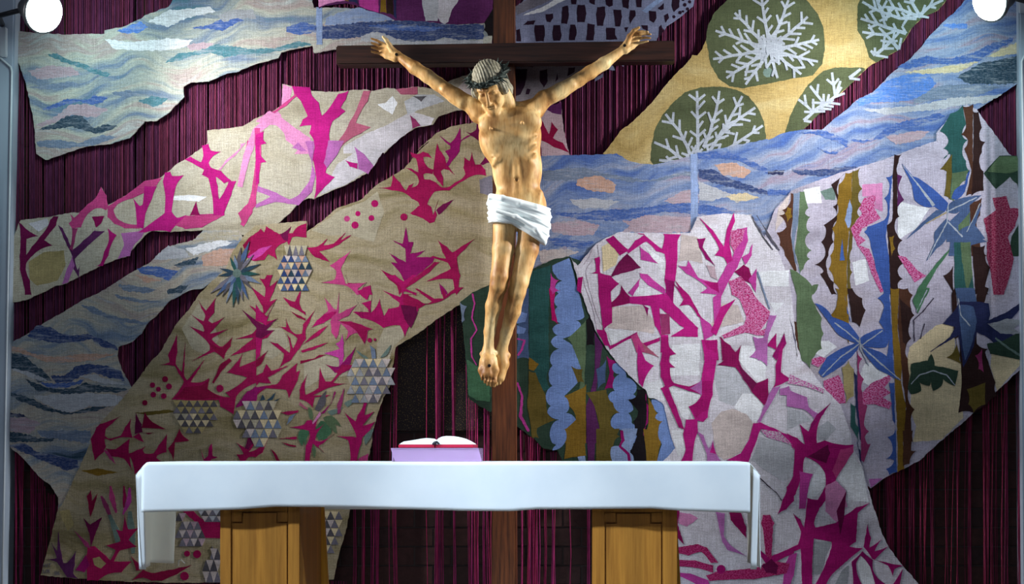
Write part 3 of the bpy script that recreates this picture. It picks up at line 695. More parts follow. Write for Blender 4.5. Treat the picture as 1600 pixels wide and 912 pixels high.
t20 540,912 590,850 640,780 720,720 830,610 900,520 970,440 1050,360 1070,325 1100,330 1130,290 1160,225 1210,150 1320,70 1480,-10 ; f 1215,-45 1490,-45 ; t30 1060,0 1010,60 910,110 850,170 810,240 770,300 700,340 620,380 560,430 480,510 400,580 310,670 210,770 100,800 0,840 ; f 1160,250 1100,258 1030,260 ; t21 850,160 760,150 680,120 600,90
f leafdark leaf_disc 1103,62 1106,40 1116,20 1134,2 1152,-10 1240,-15 1262,2 1278,22 1287,45 1289,75 1285,100 1270,118 1240,122 1205,130 1160,138 1140,135 1122,122 1110,100
f leafdark leaf_disc 1016,250 1018,225 1024,200 1036,178 1052,160 1070,144 1095,136 1125,135 1150,140 1170,150 1185,170 1194,190 1197,215 1192,235 1130,250 1060,258 1022,258
t30 leafdark leaf_disc 100,795 130,690 180,590 240,500 330,420 400,400 560,400 580,410 480,510 400,580 310,670 210,770
t30 leafdark leaf_disc 530,40 560,-40 1070,-40 1060,0 1010,60 910,110 850,170 770,300 640,370 600,340 570,240 530,180
t20 greenslate leaf_motif o 1520,430,30
PANEL mauve 0 scrap_panel
t20 150,680 290,605 305,760 340,912 ; t21 345,90 180,100
t20 purple colour_patch 190,640 295,605 295,680 240,670
t20 crimson branch_motif 165,690 220,800 235,725 270,770 240,820 300,850 340,905 250,870 175,830
PANEL lace 0 eyelet_panel
z8 20,60 120,-10 ; f 850,-40 1090,-40 ; z8 1520,0 1510,50 1400,140 1290,215 1270,250 1240,210 1220,300 1200,345 70,360 30,360 30,180
z8 stone colour_patch 20,60 220,-60 380,-60 330,0 120,90 40,125
z8 white colour_patch 90,130 250,100 360,40 450,0 470,-60 380,-60 350,0 250,60 120,110
z8 paleblue colour_patch 1080,90 1200,0 1260,-50 1290,-20 1180,60 1120,110
z8 hole eyelet_motif 35,250 65,240 75,345 35,345
z8 hole eyelet_motif 190,210 265,208 275,270 265,345 200,345 185,260
z8 hole eyelet_motif 345,210 400,208 415,290 400,340 345,340 335,270
z8 hole eyelet_motif 485,205 525,205 540,270 525,335 475,335 480,270
z8 hole eyelet_motif 630,195 690,205 690,280 680,335 618,335 625,260
z8 hole eyelet_motif 785,230 860,235 860,290 880,330 785,330
z8 hole eyelet_motif 935,230 970,225 950,270
z8 hole eyelet_motif 1075,210 1130,210 1130,260 1090,240
z8 hole eyelet_motif 90,210 130,175 195,170 180,205
z8 hole eyelet_motif 280,120 340,112 345,150 320,185 290,180
z8 hole eyelet_motif 420,60 465,45 475,120 460,200 410,195
z8 hole eyelet_motif 550,40 605,40 620,110 605,185 545,185 540,110
z8 hole eyelet_motif 710,60 775,55 780,120 760,215 710,215 700,120
z8 hole eyelet_motif 845,80 910,82 918,140 900,220 860,220 855,150
z8 hole eyelet_motif 985,85 1025,85 1030,130 985,200 975,150
z8 hole eyelet_motif 1140,90 1200,95 1205,150 1180,190 1145,170
z8 hole eyelet_motif 490,-40 545,-40 535,35 495,35
z8 hole eyelet_motif 640,-40 695,-40 690,40 645,20
z8 hole eyelet_motif 775,-40 845,-40 840,45 810,58 785,40
z8 hole eyelet_motif 915,-40 980,-40 970,75 925,60
z8 hole eyelet_motif 1030,-40 1085,-40 1080,60 1040,60
z8 hole eyelet_motif 1215,70 1265,25 1265,75 1240,85
z8 hole eyelet_motif 1340,-40 1400,-40 1395,60 1350,100 1330,50
z8 hole eyelet_motif 1270,130 1300,110 1310,150 1280,190
z8 hole eyelet_motif 1225,225 1245,205 1260,260 1225,330
z8 hole eyelet_motif o 1440,40,16
z8 hole eyelet_motif o 1462,75,14
z8 hole eyelet_motif o 1350,140,13
z8 hole eyelet_motif o 1400,105,15
z8 hole eyelet_motif o 1480,15,14
z8 hole eyelet_motif o 1425,-5,14
z8 hole eyelet_motif o 1425,95,10
PANEL lacegrey 0 eyelet_panel
z8 35,545 300,530 560,530 660,520 420,690 ; t20 260,520 150,590 20,610 20,395
z8 hole eyelet_motif 130,525 180,525 175,560 140,555
z8 hole eyelet_motif 295,525 330,525 325,550 300,550
z8 hole eyelet_motif 470,565 525,560 520,600 460,635
z8 hole eyelet_motif 375,612 385,660 360,680
t20 hole eyelet_motif 22,410 90,410 85,470 70,520 50,560 22,570
t20 hole eyelet_motif 165,420 210,410 212,480 190,520 165,480
t20 hole eyelet_motif 90,525 110,530 100,560 80,560
PANEL lace 0 woven_scrap
z8 790,560 830,530 860,585 810,580
PANEL lace 0 woven_scrap
z8 690,650 760,610 760,640 690,675
PANEL lace 0 woven_scrap
z8 915,545 940,520 952,525 925,552
PANEL lacegrey 0 woven_scrap
z8 500,690 560,655 640,630 600,690
PANEL pale_ground 3 thicket_panel
t21 350,690 ; f 893,405 ; t21 390,740 500,610 560,575 640,540 880,548 1060,545 1100,450 1250,430 1430,440 ; z11 480,15 560,150 650,240 720,420 740,560 770,900 ; t32 130,180 200,430 250,480 320,580 430,690 490,860 ; z10 400,530 470,680 ; t33 560,220 610,400 680,620 720,700 790,790 890,905 920,960 ; f 1400,930 1000,930 1000,760 1055,700 ; t22 940,860 900,690 760,580 640,460 560,360 500,260 430,80
z12 white colour_patch 215,130 420,80 425,300 205,305
z12 white colour_patch 30,370 140,330 200,470 170,480 60,460
z12 white colour_patch 210,390 430,440 380,520 340,620 300,600
z12 white colour_patch 720,90 830,90 900,250 890,330 840,350 700,190
z12 lightgrey colour_patch 520,250 680,240 800,440 660,520 560,480
z12 white colour_patch 730,430 810,430 880,500 850,630 810,630 670,530
z12 beige colour_patch 510,640 580,560 660,540 760,580 810,650 770,760 680,860 600,905 540,860
z12 lightgrey colour_patch 790,912 860,740 1090,820 1094,912
z12 white colour_patch 220,690 310,690 325,830 270,880
z13 white colour_patch 480,450 600,490 470,510
z13 white colour_patch 530,150 690,270 680,370 620,290
z13 white colour_patch 260,750 460,760 300,860
z13 beige colour_patch 300,590 520,580 610,700 600,780 470,760 270,740
z13 sand colour_patch 230,160 300,120 350,220 330,290 240,340
z11 white colour_patch 530,370 720,360 715,460 560,460
z11 white colour_patch 600,560 690,560 630,620
z11 beige colour_patch 60,140 160,160 190,320 100,300 40,310
z11 white colour_patch 0,820 170,810 170,912 0,912
z9 lightgrey colour_patch 530,150 580,10 780,60 780,250 720,280 590,200
z9 beige colour_patch 300,20 480,0 500,80 400,140 330,130
z10 lightgrey colour_patch 190,420 250,380 300,430 240,500 190,500
z10 white colour_patch 310,740 400,590 470,690 500,880 380,870 360,790
z10 white colour_patch 200,640 240,710 230,790 150,870 120,830 160,720
z10 lightgrey colour_patch 0,300 100,330 150,380 80,400 0,440
t33 grey colour_patch 270,660 380,660 340,750 320,850 260,860
t33 grey colour_patch 440,830 480,800 470,912 400,912
t33 white colour_patch 520,770 560,740 620,820 640,912 560,912
z9 pinklilac colour_patch 75,470 150,480 200,510 130,560 80,540
t22 beige colour_patch 1160,250 1380,200 1340,100 1250,90
z13 crimmag branch_motif 40,315 90,305 150,220 165,155 195,150 215,260 215,350 290,370 350,425 290,480 300,580 300,700 240,750 210,500 205,350 130,355 190,340 180,240 150,270 120,310 110,350 150,500 190,640 260,780 290,870 250,860 200,770 170,600 110,430 95,370 80,490 55,470 65,350
z13 plum leaf_motif 410,210 510,310 290,378 350,270
z13 crimmag branch_motif 260,110 310,85 420,190 360,220
z13 magenta branch_motif 410,190 470,120 540,70 480,65 530,80 640,170 660,180 680,80 670,70 790,75 765,120 765,250 750,400 740,420 735,560 760,590 912,740 912,800 720,800 820,740 790,720 640,590 640,640 650,790 700,790 705,912 650,912 655,800 610,720 580,580 430,560 300,590 300,560 360,500 370,440 420,520 590,510 690,490 680,400 690,280 680,210 620,190 550,120 510,140 420,205
z13 crimson branch_motif 300,590 300,560 360,500 370,440 425,515 425,560
z13 magpurple branch_motif 680,390 745,410 735,560 690,490
z13 lilacmag branch_motif 500,350 550,360 680,470 680,500 560,430 510,380
z13 lilacmag branch_motif 500,160 560,210 630,280 510,250
z13 lilacmag branch_motif 420,490 500,390 490,440 450,510
z13 mauvepink branch_motif 650,640 710,640 715,780 655,790
z13 crimmag branch_motif 750,400 850,510 912,620 912,640 850,570 785,580 820,530
z13 crimmag branch_motif 280,870 370,830 480,770 480,800 390,830 290,890
z13 pinkmag branch_motif 440,800 480,780 520,860 600,912 480,912
z13 crimmag branch_motif 520,850 640,810 640,830 540,870
z13 magpurple thorn_motif 520,570 560,600 555,655
t22 magenta branch_motif 750,330 790,430 840,460 800,510 775,585 755,560 745,440
t22 rose thorn_motif 770,320 800,350 870,410 790,380
z11 lilacmag branch_motif 460,100 465,180 430,270 400,340 350,420 300,520 300,600 280,700 250,760 200,790 170,640 230,690 260,720 255,530 290,500 280,440 340,330 370,300 400,200 400,110
z11 magenta branch_motif 170,40 250,120 320,220 340,110 380,10 385,60 360,130 350,200 370,300 340,320 320,280 265,270 295,230 250,150
z11 crimson thorn_motif 385,370 440,330 470,350 510,460 440,420
z11 lilacmag leaf_motif 470,420 520,350 515,500
z11 magpurple branch_motif 155,170 205,165 185,220 265,335 210,290 170,220
z11 mauve branch_motif 210,330 260,340 280,420 240,400
z11 lilacmag branch_motif 40,335 90,340 100,305 160,410 220,430 290,450 290,510 175,500 220,470 160,420 90,380
z11 crimmag thorn_motif 190,430 280,440 290,500 240,470
z11 speck_pink branch_motif 350,430 420,400 480,470 520,540 600,620 590,660 520,760 450,740 320,780 310,760 440,700 460,650 420,540 370,510
z11 speck_pink branch_motif 500,740 580,720 580,760 530,760
z11 speck_pink branch_motif 360,120 450,110 430,180 380,250 360,200
z11 lilacmag leaf_motif 430,280 470,260 495,200 490,270 450,330
z11 crimmag branch_motif 0,430 60,490 110,540 170,640 220,700 160,640 110,570 50,580 75,540
z11 magenta branch_motif 390,540 320,640 270,760 240,740 300,590
z11 crimmag branch_motif 195,790 275,790 285,912 200,912
z11 crimson branch_motif 300,770 350,830 400,912 310,912
z11 lilac branch_motif 600,640 640,640 590,760 570,912 530,912 500,770 560,790
z11 crimmag thorn_motif 585,820 640,750 640,850
z11 magpurple thorn_motif 690,750 700,810 640,912 620,890
z11 darkgrey outline_motif 490,30,6 520,90,6 570,170,6 620,235,6
z11 darkgrey outline_motif 520,25,6 580,120,6 660,240,6
z11 slate outline_motif 525,370,10 560,480,10 600,600,8
z12 magenta branch_motif 440,50 550,60 550,150 520,340 515,440 490,520 480,600 450,630 400,620 350,525 400,500 440,450 440,330 465,180
z12 crimmag branch_motif 460,60 550,60 545,140 480,110
z12 crimmag branch_motif 445,345 515,340 510,440 480,540 400,600 350,525 400,500 440,450
z12 magenta branch_motif 330,620 410,610 410,700 380,800 370,920 290,920 330,830 310,720
z12 crimmag branch_motif 150,30 200,30 205,100 255,150 210,160 205,210 250,245 210,245 220,330 240,360 350,385 440,340 440,440 350,410 240,370 200,390 260,540 310,680 320,690 280,670 230,560 150,395 180,380 150,310 145,220 160,120
z12 lilac thorn_motif 360,395 440,335 440,440
z12 crimson branch_motif 570,30 640,90 680,140 720,90 700,190 730,260 830,360 910,325 915,480 885,510 800,420 740,330 680,240 555,225 610,190 590,110
z12 plum branch_motif 690,200 730,260 830,360 800,410 740,330
z12 lilac branch_motif 810,40 910,30 905,230 860,190 785,170 840,110
z12 crimmag thorn_motif 910,90 970,20 970,120
z12 crimmag branch_motif 1030,20 1010,140 1000,280 1080,330 1010,360 950,390 970,350 970,230 990,140
z12 lilac branch_motif 950,390 1000,380 930,500 850,640 840,630 880,540 920,440
z12 magenta branch_motif 810,645 860,640 950,680 1094,750 1094,830 1040,740 950,700 860,680 830,760 770,920 620,905 720,860 780,760
z12 lilac branch_motif 480,920 480,860 410,700 450,730 490,830 520,770 540,860 580,920
z12 magenta thorn_motif 500,850 520,770 540,860
z12 lilac branch_motif 1000,400 1060,380 1094,460 1040,440 1000,440
z12 speck_lilac colour_patch 860,690 990,700 1090,800 900,740
z10 crimmag branch_motif 0,460 60,490 110,530 80,405 130,450 200,370 270,270 210,350 180,440 180,520 230,505 320,530 405,530 405,570 360,640 300,730 285,800 200,912 160,912 120,855 190,870 240,780 235,700 190,640 110,600 100,620 95,690 50,830 0,905 0,790 40,720 50,560
z10 pinkmag branch_motif 405,540 405,570 360,640 300,730 280,690 330,560
z10 plum branch_motif 130,600 250,530 260,580 240,640
z10 lilacmag branch_motif 75,690 155,710 130,780 110,920 75,920 80,780
z10 lilac branch_motif 0,190 120,240 130,300 190,340 170,370 110,310 0,290
z10 speck_lilac branch_motif 20,100 220,190 220,210 120,170 0,150
z10 magpurple thorn_motif 180,350 270,270 220,340 130,450 150,400
z10 pinklilac colour_patch 300,750 360,810 350,840 370,912 240,912
t33 pinklilac colour_patch 280,600 380,570 430,630 450,530 530,480 520,640 480,680
t33 pinklilac colour_patch 340,330 400,300 460,370 410,550 340,480
t33 crimmag branch_motif 235,405 280,430 330,370 300,470 270,550 280,580 410,550 430,520 410,480 465,360 450,510 525,460 600,432 530,490 520,660 480,690 560,700 480,760 380,850 340,920 280,920 330,830 380,700 380,660 270,640 260,780 260,920 205,920 195,700 30,770 20,750 180,680 200,600 150,495 190,530 215,580
t33 plum thorn_motif 410,480 465,360 450,510 430,620
t33 magpurple branch_motif 500,780 560,720 620,770 620,830 650,880 710,920 640,920 610,810 550,740 520,790 530,860 560,920 510,920
t33 crimmag branch_motif 570,690 590,560 610,640 600,700 670,650 630,720 710,690 630,770 800,805 750,820 740,860 715,800 620,760
t33 crimmag thorn_motif 740,920 800,825 780,920
t33 lilacmag branch_motif 130,740 170,730 150,860 130,920 90,920 100,800
t33 speck_crim colour_patch 0,510 30,560 20,780 130,790 110,850 40,860 0,860
z9 speck_crim branch_motif 70,690 200,670 250,690 320,780 280,780 220,710 140,735 70,720
z9 speck_crim branch_motif 70,765 180,770 290,800 290,840 200,810 70,800
z9 lilacmag branch_motif 75,840 150,850 260,890 270,920 200,920 130,880 75,860
z9 speck_crim branch_motif 250,860 310,840 420,830 590,810 600,790 660,770 760,790 740,840 650,860 540,880 400,880 270,890
z9 crimmag berry_motif o 340,822,28
z9 crimson leaf_motif 390,470 460,470 495,560 495,630 400,520
z9 lilac branch_motif 310,470 360,480 355,620 400,680 495,740 380,700 350,650
z9 crimson leaf_motif 60,450 85,460 75,550 115,670 75,630
z9 speck_crim branch_motif 600,490 640,490 665,540 640,600 645,740 615,740 605,600 590,540
z9 crimmag branch_motif 565,690 640,760 786,690 786,720 680,770 620,790 560,700
z9 plum branch_motif 590,800 650,760 690,800 680,850 620,840
z9 crimmag branch_motif 785,250 786,400 740,450 690,480 720,400 750,330
z9 ink outline_motif 580,262,5 610,290,5 640,318,6 680,350,5 712,400,6
PANEL garden_ground 2 garden_panel
t31 -30,600 40,410 140,296 200,270 370,210 420,190 560,150 720,100 850,50 1000,0 ; t30 1000,790 1080,690 1180,620 1240,650 1380,840 1430,912 ; t31 1500,120 1510,300 1515,912 ; t32 1520,460 1360,610 1200,760 1030,905 ; t33 1030,60 900,180 760,250 680,290 610,345 ; f 1330,735 1295,620 1250,560 1212,450
t32 sand colour_patch 840,350 1000,220 1110,200 1110,400 1150,450 1150,600 1160,770 1030,900 860,912 880,820 840,720 850,640 820,500 830,400
t32 sand colour_patch 1330,360 1520,430 1360,610 1320,460
t31 white colour_patch 210,290 310,270 320,370 220,370
t31 white colour_patch 500,720 580,700 600,830 520,860
t31 white colour_patch 770,360 960,400 880,520 770,590
t31 beige colour_patch 60,400 100,350 130,320 100,460 40,540
t31 greenslate colour_patch 310,300 400,270 400,350 340,350
t31 pinklilac colour_patch 560,260 680,250 680,420 630,400 640,330 560,330
t32 white colour_patch 570,450 620,440 720,520 600,580 540,540
t32 white colour_patch 290,320 360,310 410,350 330,410 280,390
t31 brown stripe_motif 135,310 160,310 150,450 135,560 170,770 160,780 100,680 70,620 50,545 110,510 65,440 100,430 80,410 115,390
t31 ochre stripe_motif 115,390 140,400 145,450 110,500 100,430
t31 slate stripe_motif 150,310 190,300 180,480 155,620 190,800 160,720 140,600
t31 grassgreen stripe_motif 190,300 215,300 240,400 220,430 250,450 230,520 250,540 220,600 260,650 230,680 250,700 210,760 190,790 160,650 180,480
t31 darkbrown stripe_motif 375,260 460,190 420,250 420,330 410,440 430,450 410,470 385,540 390,600 360,680 350,760 390,840 410,912 380,912 310,790 330,770 275,735 340,680 315,600 345,530 330,500 410,440 385,390 415,360
t31 ochre stripe_motif 460,190 500,185 500,350 480,560 470,700 470,900 430,912 390,840 360,760 370,680 390,600 380,520 410,440 410,370 420,260
t31 oliveb stripe_motif 500,180 550,155 540,230 560,285 535,330 560,380 530,420 545,450 510,520 500,640 490,720 500,780 490,850 520,912 470,912 470,700 490,450
t31 paleblue leaf_motif 455,470 485,345 500,400 490,500 475,520
t31 blue leaf_motif 425,710 440,580 455,710
t31 speck_pink colour_patch 570,340 640,320 630,400 670,460 560,520 540,560 580,590 540,620 600,640 640,740 690,890 670,900 620,800 580,690 530,620 490,520 560,430 540,400
t31 leafblue stripe_motif 700,215 740,200 720,450 700,560 720,700 730,912 690,912 640,760 610,620 570,540 590,510 690,470 710,400 690,340 720,290
t31 darkbrown stripe_motif 750,80 795,80 775,130 770,200 770,400 780,450 755,480 770,560 800,590 770,640 800,700 800,730 770,770 800,820 770,850 800,912 725,912 720,700 705,500 740,460 740,200
t31 ochre stripe_motif 720,570 750,560 755,640 735,700
t31 purple thorn_motif 770,200 795,210 770,280 805,350 770,390
t31 speck_pink leaf_motif 770,680 820,690 890,770 940,800 870,840
t31 grassgreen leaf_motif 130,760 200,800 260,860 300,850 270,912 170,912
z15 tealgreen stripe_motif 250,200 310,100 380,50 400,160 380,230 410,250 380,300 400,370 420,430 340,500 330,580 300,590 310,330 270,360 300,320 270,300 300,250
z15 brown stripe_motif 380,60 440,45 440,560 400,570 430,420 390,300 410,250 370,220 400,160
z15 darkbrown stripe_motif 440,90 470,90 490,180 480,250 510,260 490,320 480,400 500,430 500,540 430,570 440,300
z15 oliveb stripe_motif 320,330 250,420 290,430 275,570 310,590 320,440
z15 grassgreen stripe_motif 320,440 420,420 400,480 360,520 330,600 310,590
z15 darkgreen leaf_motif 500,440 590,340 690,340 710,430 718,560 690,500 650,460 570,530
z15 grassgreen leaf_motif 520,430 590,345 690,345 700,420 640,440
z15 speck_dark colour_patch 550,580 630,570 650,640 710,640 680,740 640,800 640,912 540,912 520,800 500,700 570,650
z15 darkgreen colour_patch 660,800 715,700 718,912 640,912
z15 brown stripe_motif 420,600 490,580 480,680 460,740 500,800 480,850 520,912 430,912
z15 leafslate stripe_motif 300,720 420,600 430,780 520,830 430,850 430,912 300,912 310,800
t31 tealgreen stripe_motif 1105,600 1200,600 1225,912 1105,912
t31 grassgreen stripe_motif 1130,500 1200,420 1200,560 1215,800 1180,912 1150,700
t31 darkbrown stripe_motif 1210,620 1290,620 1290,680 1320,750 1290,860 1310,912 1230,912
t31 speck_dark colour_patch 1300,600 1420,560 1460,700 1430,820 1400,912 1340,912 1320,760 1300,700
t31 green leaf_motif 880,912 900,860 990,740 1080,640 1060,680 1000,760 940,870 930,912
t31 darkbrown stripe_motif 1040,800 1100,740 1100,900
t31 leafblue leaf_motif 795,135 860,210 920,240 1000,300 1070,370 1050,420 990,390 930,390 870,350 855,260
t31 leafblue leaf_motif 1090,340 1110,290 1170,255 1200,170 1170,300 1120,350
t31 leafslate leaf_motif 1060,420 1080,370 1150,340 1270,320 1200,380 1120,430
t31 leafslate leaf_motif 820,585 900,500 1000,410 1050,420 950,480
t31 leafslate leaf_motif 940,715 990,600 990,540 1060,460 1080,480 1060,580 1000,640
t31 leafslate leaf_motif 1070,480 1130,540 1200,500 1270,370 1230,500 1290,580 1200,600 1110,590 1060,600
t31 coral vein_motif 800,145,4 900,270,10 985,385,18
t31 coral vein_motif 1055,425,8 1240,335,6
t31 coral vein_motif 1070,380,6 1065,480,8 990,620,7 950,700,4
t31 coral vein_motif 1070,480,8 1155,570,10
t31 coral vein_motif 1260,370,4 1225,450,6 1180,540,5
t31 olive vein_motif 940,490,5 1060,425,8
t32 grassgreen stripe_motif 170,0 290,0 260,60 320,180 330,270 320,360 280,400 250,480 200,430 170,300 170,120
t32 brown stripe_motif 150,190 170,200 195,430 175,430
t32 ochre stripe_motif 400,0 470,0 480,200 510,260 480,330 430,270 385,240 370,160 410,80
t32 darkbrown stripe_motif 470,0 500,0 560,60 580,130 545,230 500,200
t32 blue stripe_motif 455,40 490,200 470,150
t32 leafblue stripe_motif 650,60 720,0 740,300 750,540 700,430 720,300 660,200 690,110
t32 ochre stripe_motif 725,0 780,0 770,250 800,440 790,560 820,700 820,912 770,912 755,600 740,300
t32 brown stripe_motif 780,0 830,0 860,40 850,120 870,160 840,220 850,300 820,350 830,420 840,520 830,640 870,720 850,800 860,912 800,912 820,700 800,560 790,440 770,200
t32 darkbrown stripe_motif 780,60 850,120 870,160 840,220 850,300 820,350 800,320 790,200
t32 mauvepink stripe_motif 530,370 560,420 540,470 570,540 560,620 590,700 570,800 600,850 570,912 550,912 530,700
t32 speck_pink leaf_motif 260,420 310,405 350,420 300,470 260,450
t32 speck_pink leaf_motif 330,550 420,515 445,570 460,680 380,690 330,600
t32 speck_pink leaf_motif 560,620 620,560 720,515 730,540 690,590 730,620 680,650 740,680 720,720 640,690 560,690
t32 olive stripe_motif 440,470 480,430 510,480 510,640 460,690 450,600
t32 tealgreen stripe_motif 490,680 520,700 520,800 550,830 540,912 490,820
t32 navy stripe_motif 510,480 530,520 540,760 560,900 545,900 520,700
t32 leafblue stripe_motif 720,560 750,560 760,912 710,890 750,860 740,780
t32 leafblue leaf_motif 280,90 330,110 380,170 480,210 540,290 530,330 440,290 390,240
t32 leafblue leaf_motif 300,500 350,410 430,360 540,320 530,370 440,460 330,530
t32 leafblue leaf_motif 545,300 600,265 680,240 720,300 700,350 620,350 560,340
t32 leafblue leaf_motif 560,350 640,370 700,400 760,520 790,550 650,480 590,410
t32 coral vein_motif 395,205,6 470,260,8 545,325,9
t32 coral vein_motif 320,520,5 430,410,8 545,330,8
t32 coral vein_motif 555,340,7 680,252,7
t32 coral vein_motif 555,345,6 650,430,10 785,545,5
t32 coral vein_motif 545,290,5 550,360,9 600,460,4
t32 green leaf_motif 880,120 860,70 910,0 960,0 930,60 890,150
t32 coral vein_motif 880,140,4 945,10,6
t32 ink outline_motif 870,315,6 865,190,6 920,140,6 985,60,6
t32 ink outline_motif 905,300,5 930,210,5
t32 darkgreen leaf_motif 830,590 850,500 850,450 900,440 950,430 970,390 990,460 1130,490 1110,580 1040,540 1030,580 980,610 970,530 960,580 900,560 910,610 850,630
t32 coral vein_motif 850,570,6 900,515,7 980,490,8 1060,515,7 1110,575,6
t32 darkbrown stripe_motif 1090,60 1110,0 1130,200 1140,400 1150,560 1130,740 1220,740 1300,690 1360,640 1350,560 1290,380 1310,360 1240,330 1240,200 1240,0 1310,0 1270,120 1150,260 1110,300 1100,200
t32 oliveb stripe_motif 1060,410 1110,360 1110,280 1140,400 1150,450
t32 leafslate leaf_motif 1110,0 1225,0 1240,90 1140,110
t32 navy leaf_motif 1040,210 1110,130 1140,80 1240,80 1310,90 1320,160 1310,190 1420,140 1510,80 1510,110 1440,190 1300,210 1390,250 1515,300 1515,400 1400,380 1300,290 1240,260 1220,350 1160,470 1150,400 1130,280 960,380 1080,290 1110,230
t32 leafslate leaf_motif 1130,100 1220,110 1240,200 1210,330 1170,430 1150,300
t32 darkgreen colour_patch 1515,250 1400,310 1300,330 1320,390 1515,430
t32 grey leaf_motif 1310,215 1420,180 1515,190 1460,240 1500,270 1380,270
t32 coral vein_motif 1130,60,5 1145,160,7 1200,225,6
t32 greenslate vein_motif 1350,295,9 1420,350,14 1505,405,12
t32 mauvepink stripe_motif 1230,400 1270,360 1280,500 1250,480
t32 oliveb stripe_motif 1180,600 1290,560 1290,690 1220,740 1190,690
t33 ochre stripe_motif 765,0 800,0 810,230 770,250
t33 brown stripe_motif 800,0 860,0 850,120 880,120 840,200 800,215
t33 leafblue stripe_motif 710,40 760,0 765,250 720,265 700,230 750,180 700,170 740,120
t33 mauvepink stripe_motif 550,0 580,0 590,80 610,80 570,190 550,180
t33 lilac colour_patch 600,290 680,285 610,340
t33 navy stripe_motif 530,60 550,120 560,225 545,180
PANEL darkgreen 2 seaweed_panel
z14 130,190 220,120 350,70 ; t21 30,800 100,770 250,700 340,685 420,720 ; t22 500,80 570,260 640,360 720,460 840,570 970,680 1040,912 ; f 1080,700 1080,740 890,740 ; t23 300,185 270,120 190,110 110,30 ; t22 120,890 30,820 ; z14 530,912 ; t12 1390,735 1265,660 1250,480 1230,250 1210,90
t22 tealgreen stripe_motif 100,0 220,0 220,480 210,560 240,600 180,620 100,420
t21 tealgreen stripe_motif 100,780 230,735 225,912 105,912
t22 leafslate stripe_motif 40,0 100,0 100,420 30,420
t22 seablue stripe_motif 260,0 390,0 430,170 380,190 410,220 400,260 300,300 400,370 410,480 350,460 390,560 310,640 340,700 320,740 380,780 300,850 310,920 240,920 230,830 280,780 210,740 230,700 200,640 240,580 220,530 240,460 230,400 280,360 230,320 270,280 240,240 290,210 250,170 270,110 250,70 300,20
t21 seablue stripe_motif 240,740 340,695 395,912 290,912 255,870 300,830 260,800
t22 grassgreen stripe_motif 330,300 440,190 440,380 430,600 400,600 410,480 360,350
t22 black stripe_motif 440,190 460,160 500,260 490,340 445,340
t22 ochre stripe_motif 310,640 400,600 440,570 440,920 300,920 300,850 380,780 340,700
t22 oliveb stripe_motif 350,460 420,480 430,560 390,560
t22 magenta stripe_motif 220,0 260,0 250,100 275,220 235,190
t21 lilacmag stripe_motif 230,780 255,820 280,825 255,870 290,890 240,912 225,880
t22 purple stripe_motif 490,260 540,340 500,600 490,700 520,830 500,920 440,920 440,700 470,600 490,500
t22 leafslate stripe_motif 500,480 560,420 555,560 510,600
t22 magpurple stripe_motif 560,400 620,430 600,520 640,550 610,600 550,600 580,500
t22 oliveb stripe_motif 440,620 560,600 600,680 640,740 590,760 600,830 640,880 600,920 500,920 520,830 490,700
t22 seablue stripe_motif 600,450 640,450 680,530 740,580 720,630 740,660 680,660 720,720 690,740 710,800 750,860 730,920 690,900 650,840 590,820 600,760 640,740 600,680 570,640 610,610 600,560 640,510 600,490
t22 black stripe_motif 740,600 790,590 810,700 800,850 760,920 720,860 720,790 750,730 690,660 740,640
t22 magpurple stripe_motif 795,620 812,700 808,800 780,880 800,760
t22 ochre stripe_motif 810,640 840,690 870,750 850,770 895,790 870,830 890,880 870,920 780,920 780,860 810,800
t22 seablue stripe_motif 830,660 900,690 920,760 970,920 880,920 870,840 895,790 850,770 870,740 840,700
t22 ochre leaf_motif 100,410 160,450 130,490 100,480
t22 oliveb stripe_motif 100,490 140,500 200,640 210,740 260,780 150,830 160,890 120,890 90,700
t22 lilacmag vein_motif 30,560,14 60,640,14 50,760,20 100,850,14
t22 seablue leaf_motif 30,130 90,150 80,200 30,210
t22 seablue leaf_motif 30,220 85,240 70,270 30,270
t22 lilacmag vein_motif 30,300,10 75,310,14 60,360,14 35,400,10
t23 seablue stripe_motif 240,-10 320,-10 310,80 240,120 260,90
t23 paleblue leaf_motif 380,140 430,120 440,190 400,190
t23 ochre stripe_motif 310,-10 430,-10 440,150 310,170 320,60
t23 purple stripe_motif 440,-10 500,-10 490,190 450,190
t23 oliveb stripe_motif 500,-10 640,-10 600,90 590,190 495,190
t23 paleblue stripe_motif 590,100 650,100 650,-10 745,-10 720,80 700,120 720,190 600,190
t23 magpurple vein_motif 650,0,16 660,60,20 640,95,14 690,140,16 700,190,20
t23 black stripe_motif 700,130 760,-10 790,40 800,190 730,190
t23 ochre stripe_motif 780,-10 870,-10 885,70 860,190 800,190
t23 seablue stripe_motif 870,-10 960,-10 985,100 985,190 860,190 890,80
z14 lilacmag vein_motif 220,130,12 235,200,10 215,300,12 250,390,10 210,450,14 215,580,12 250,640,8
z14 slate stripe_motif 130,190 180,220 165,320 145,340
z14 green colour_patch 180,600 260,650 345,680 345,900 250,890 190,850
"""  # black shape at striped_panel's right edge: strands and dark shadow drawn as a motif
def seg_points(txt, tile=None):
    """'t01 x,y x,y ; t02 ...' -> list of tuples in sheet units"""
    out = []; cur = tile
    for chunk in txt.split(';'):
        toks = chunk.split()
        for tk in toks:
            if tk in TILES: cur = TILES[tk]; continue
            v = [float(a) for a in tk.split(',')]
            ox, oy, s = cur
            out.append((ox + v[0] / s, oy + v[1] / s) + ((v[2] / s,) if len(v) > 2 else ()))
    return out

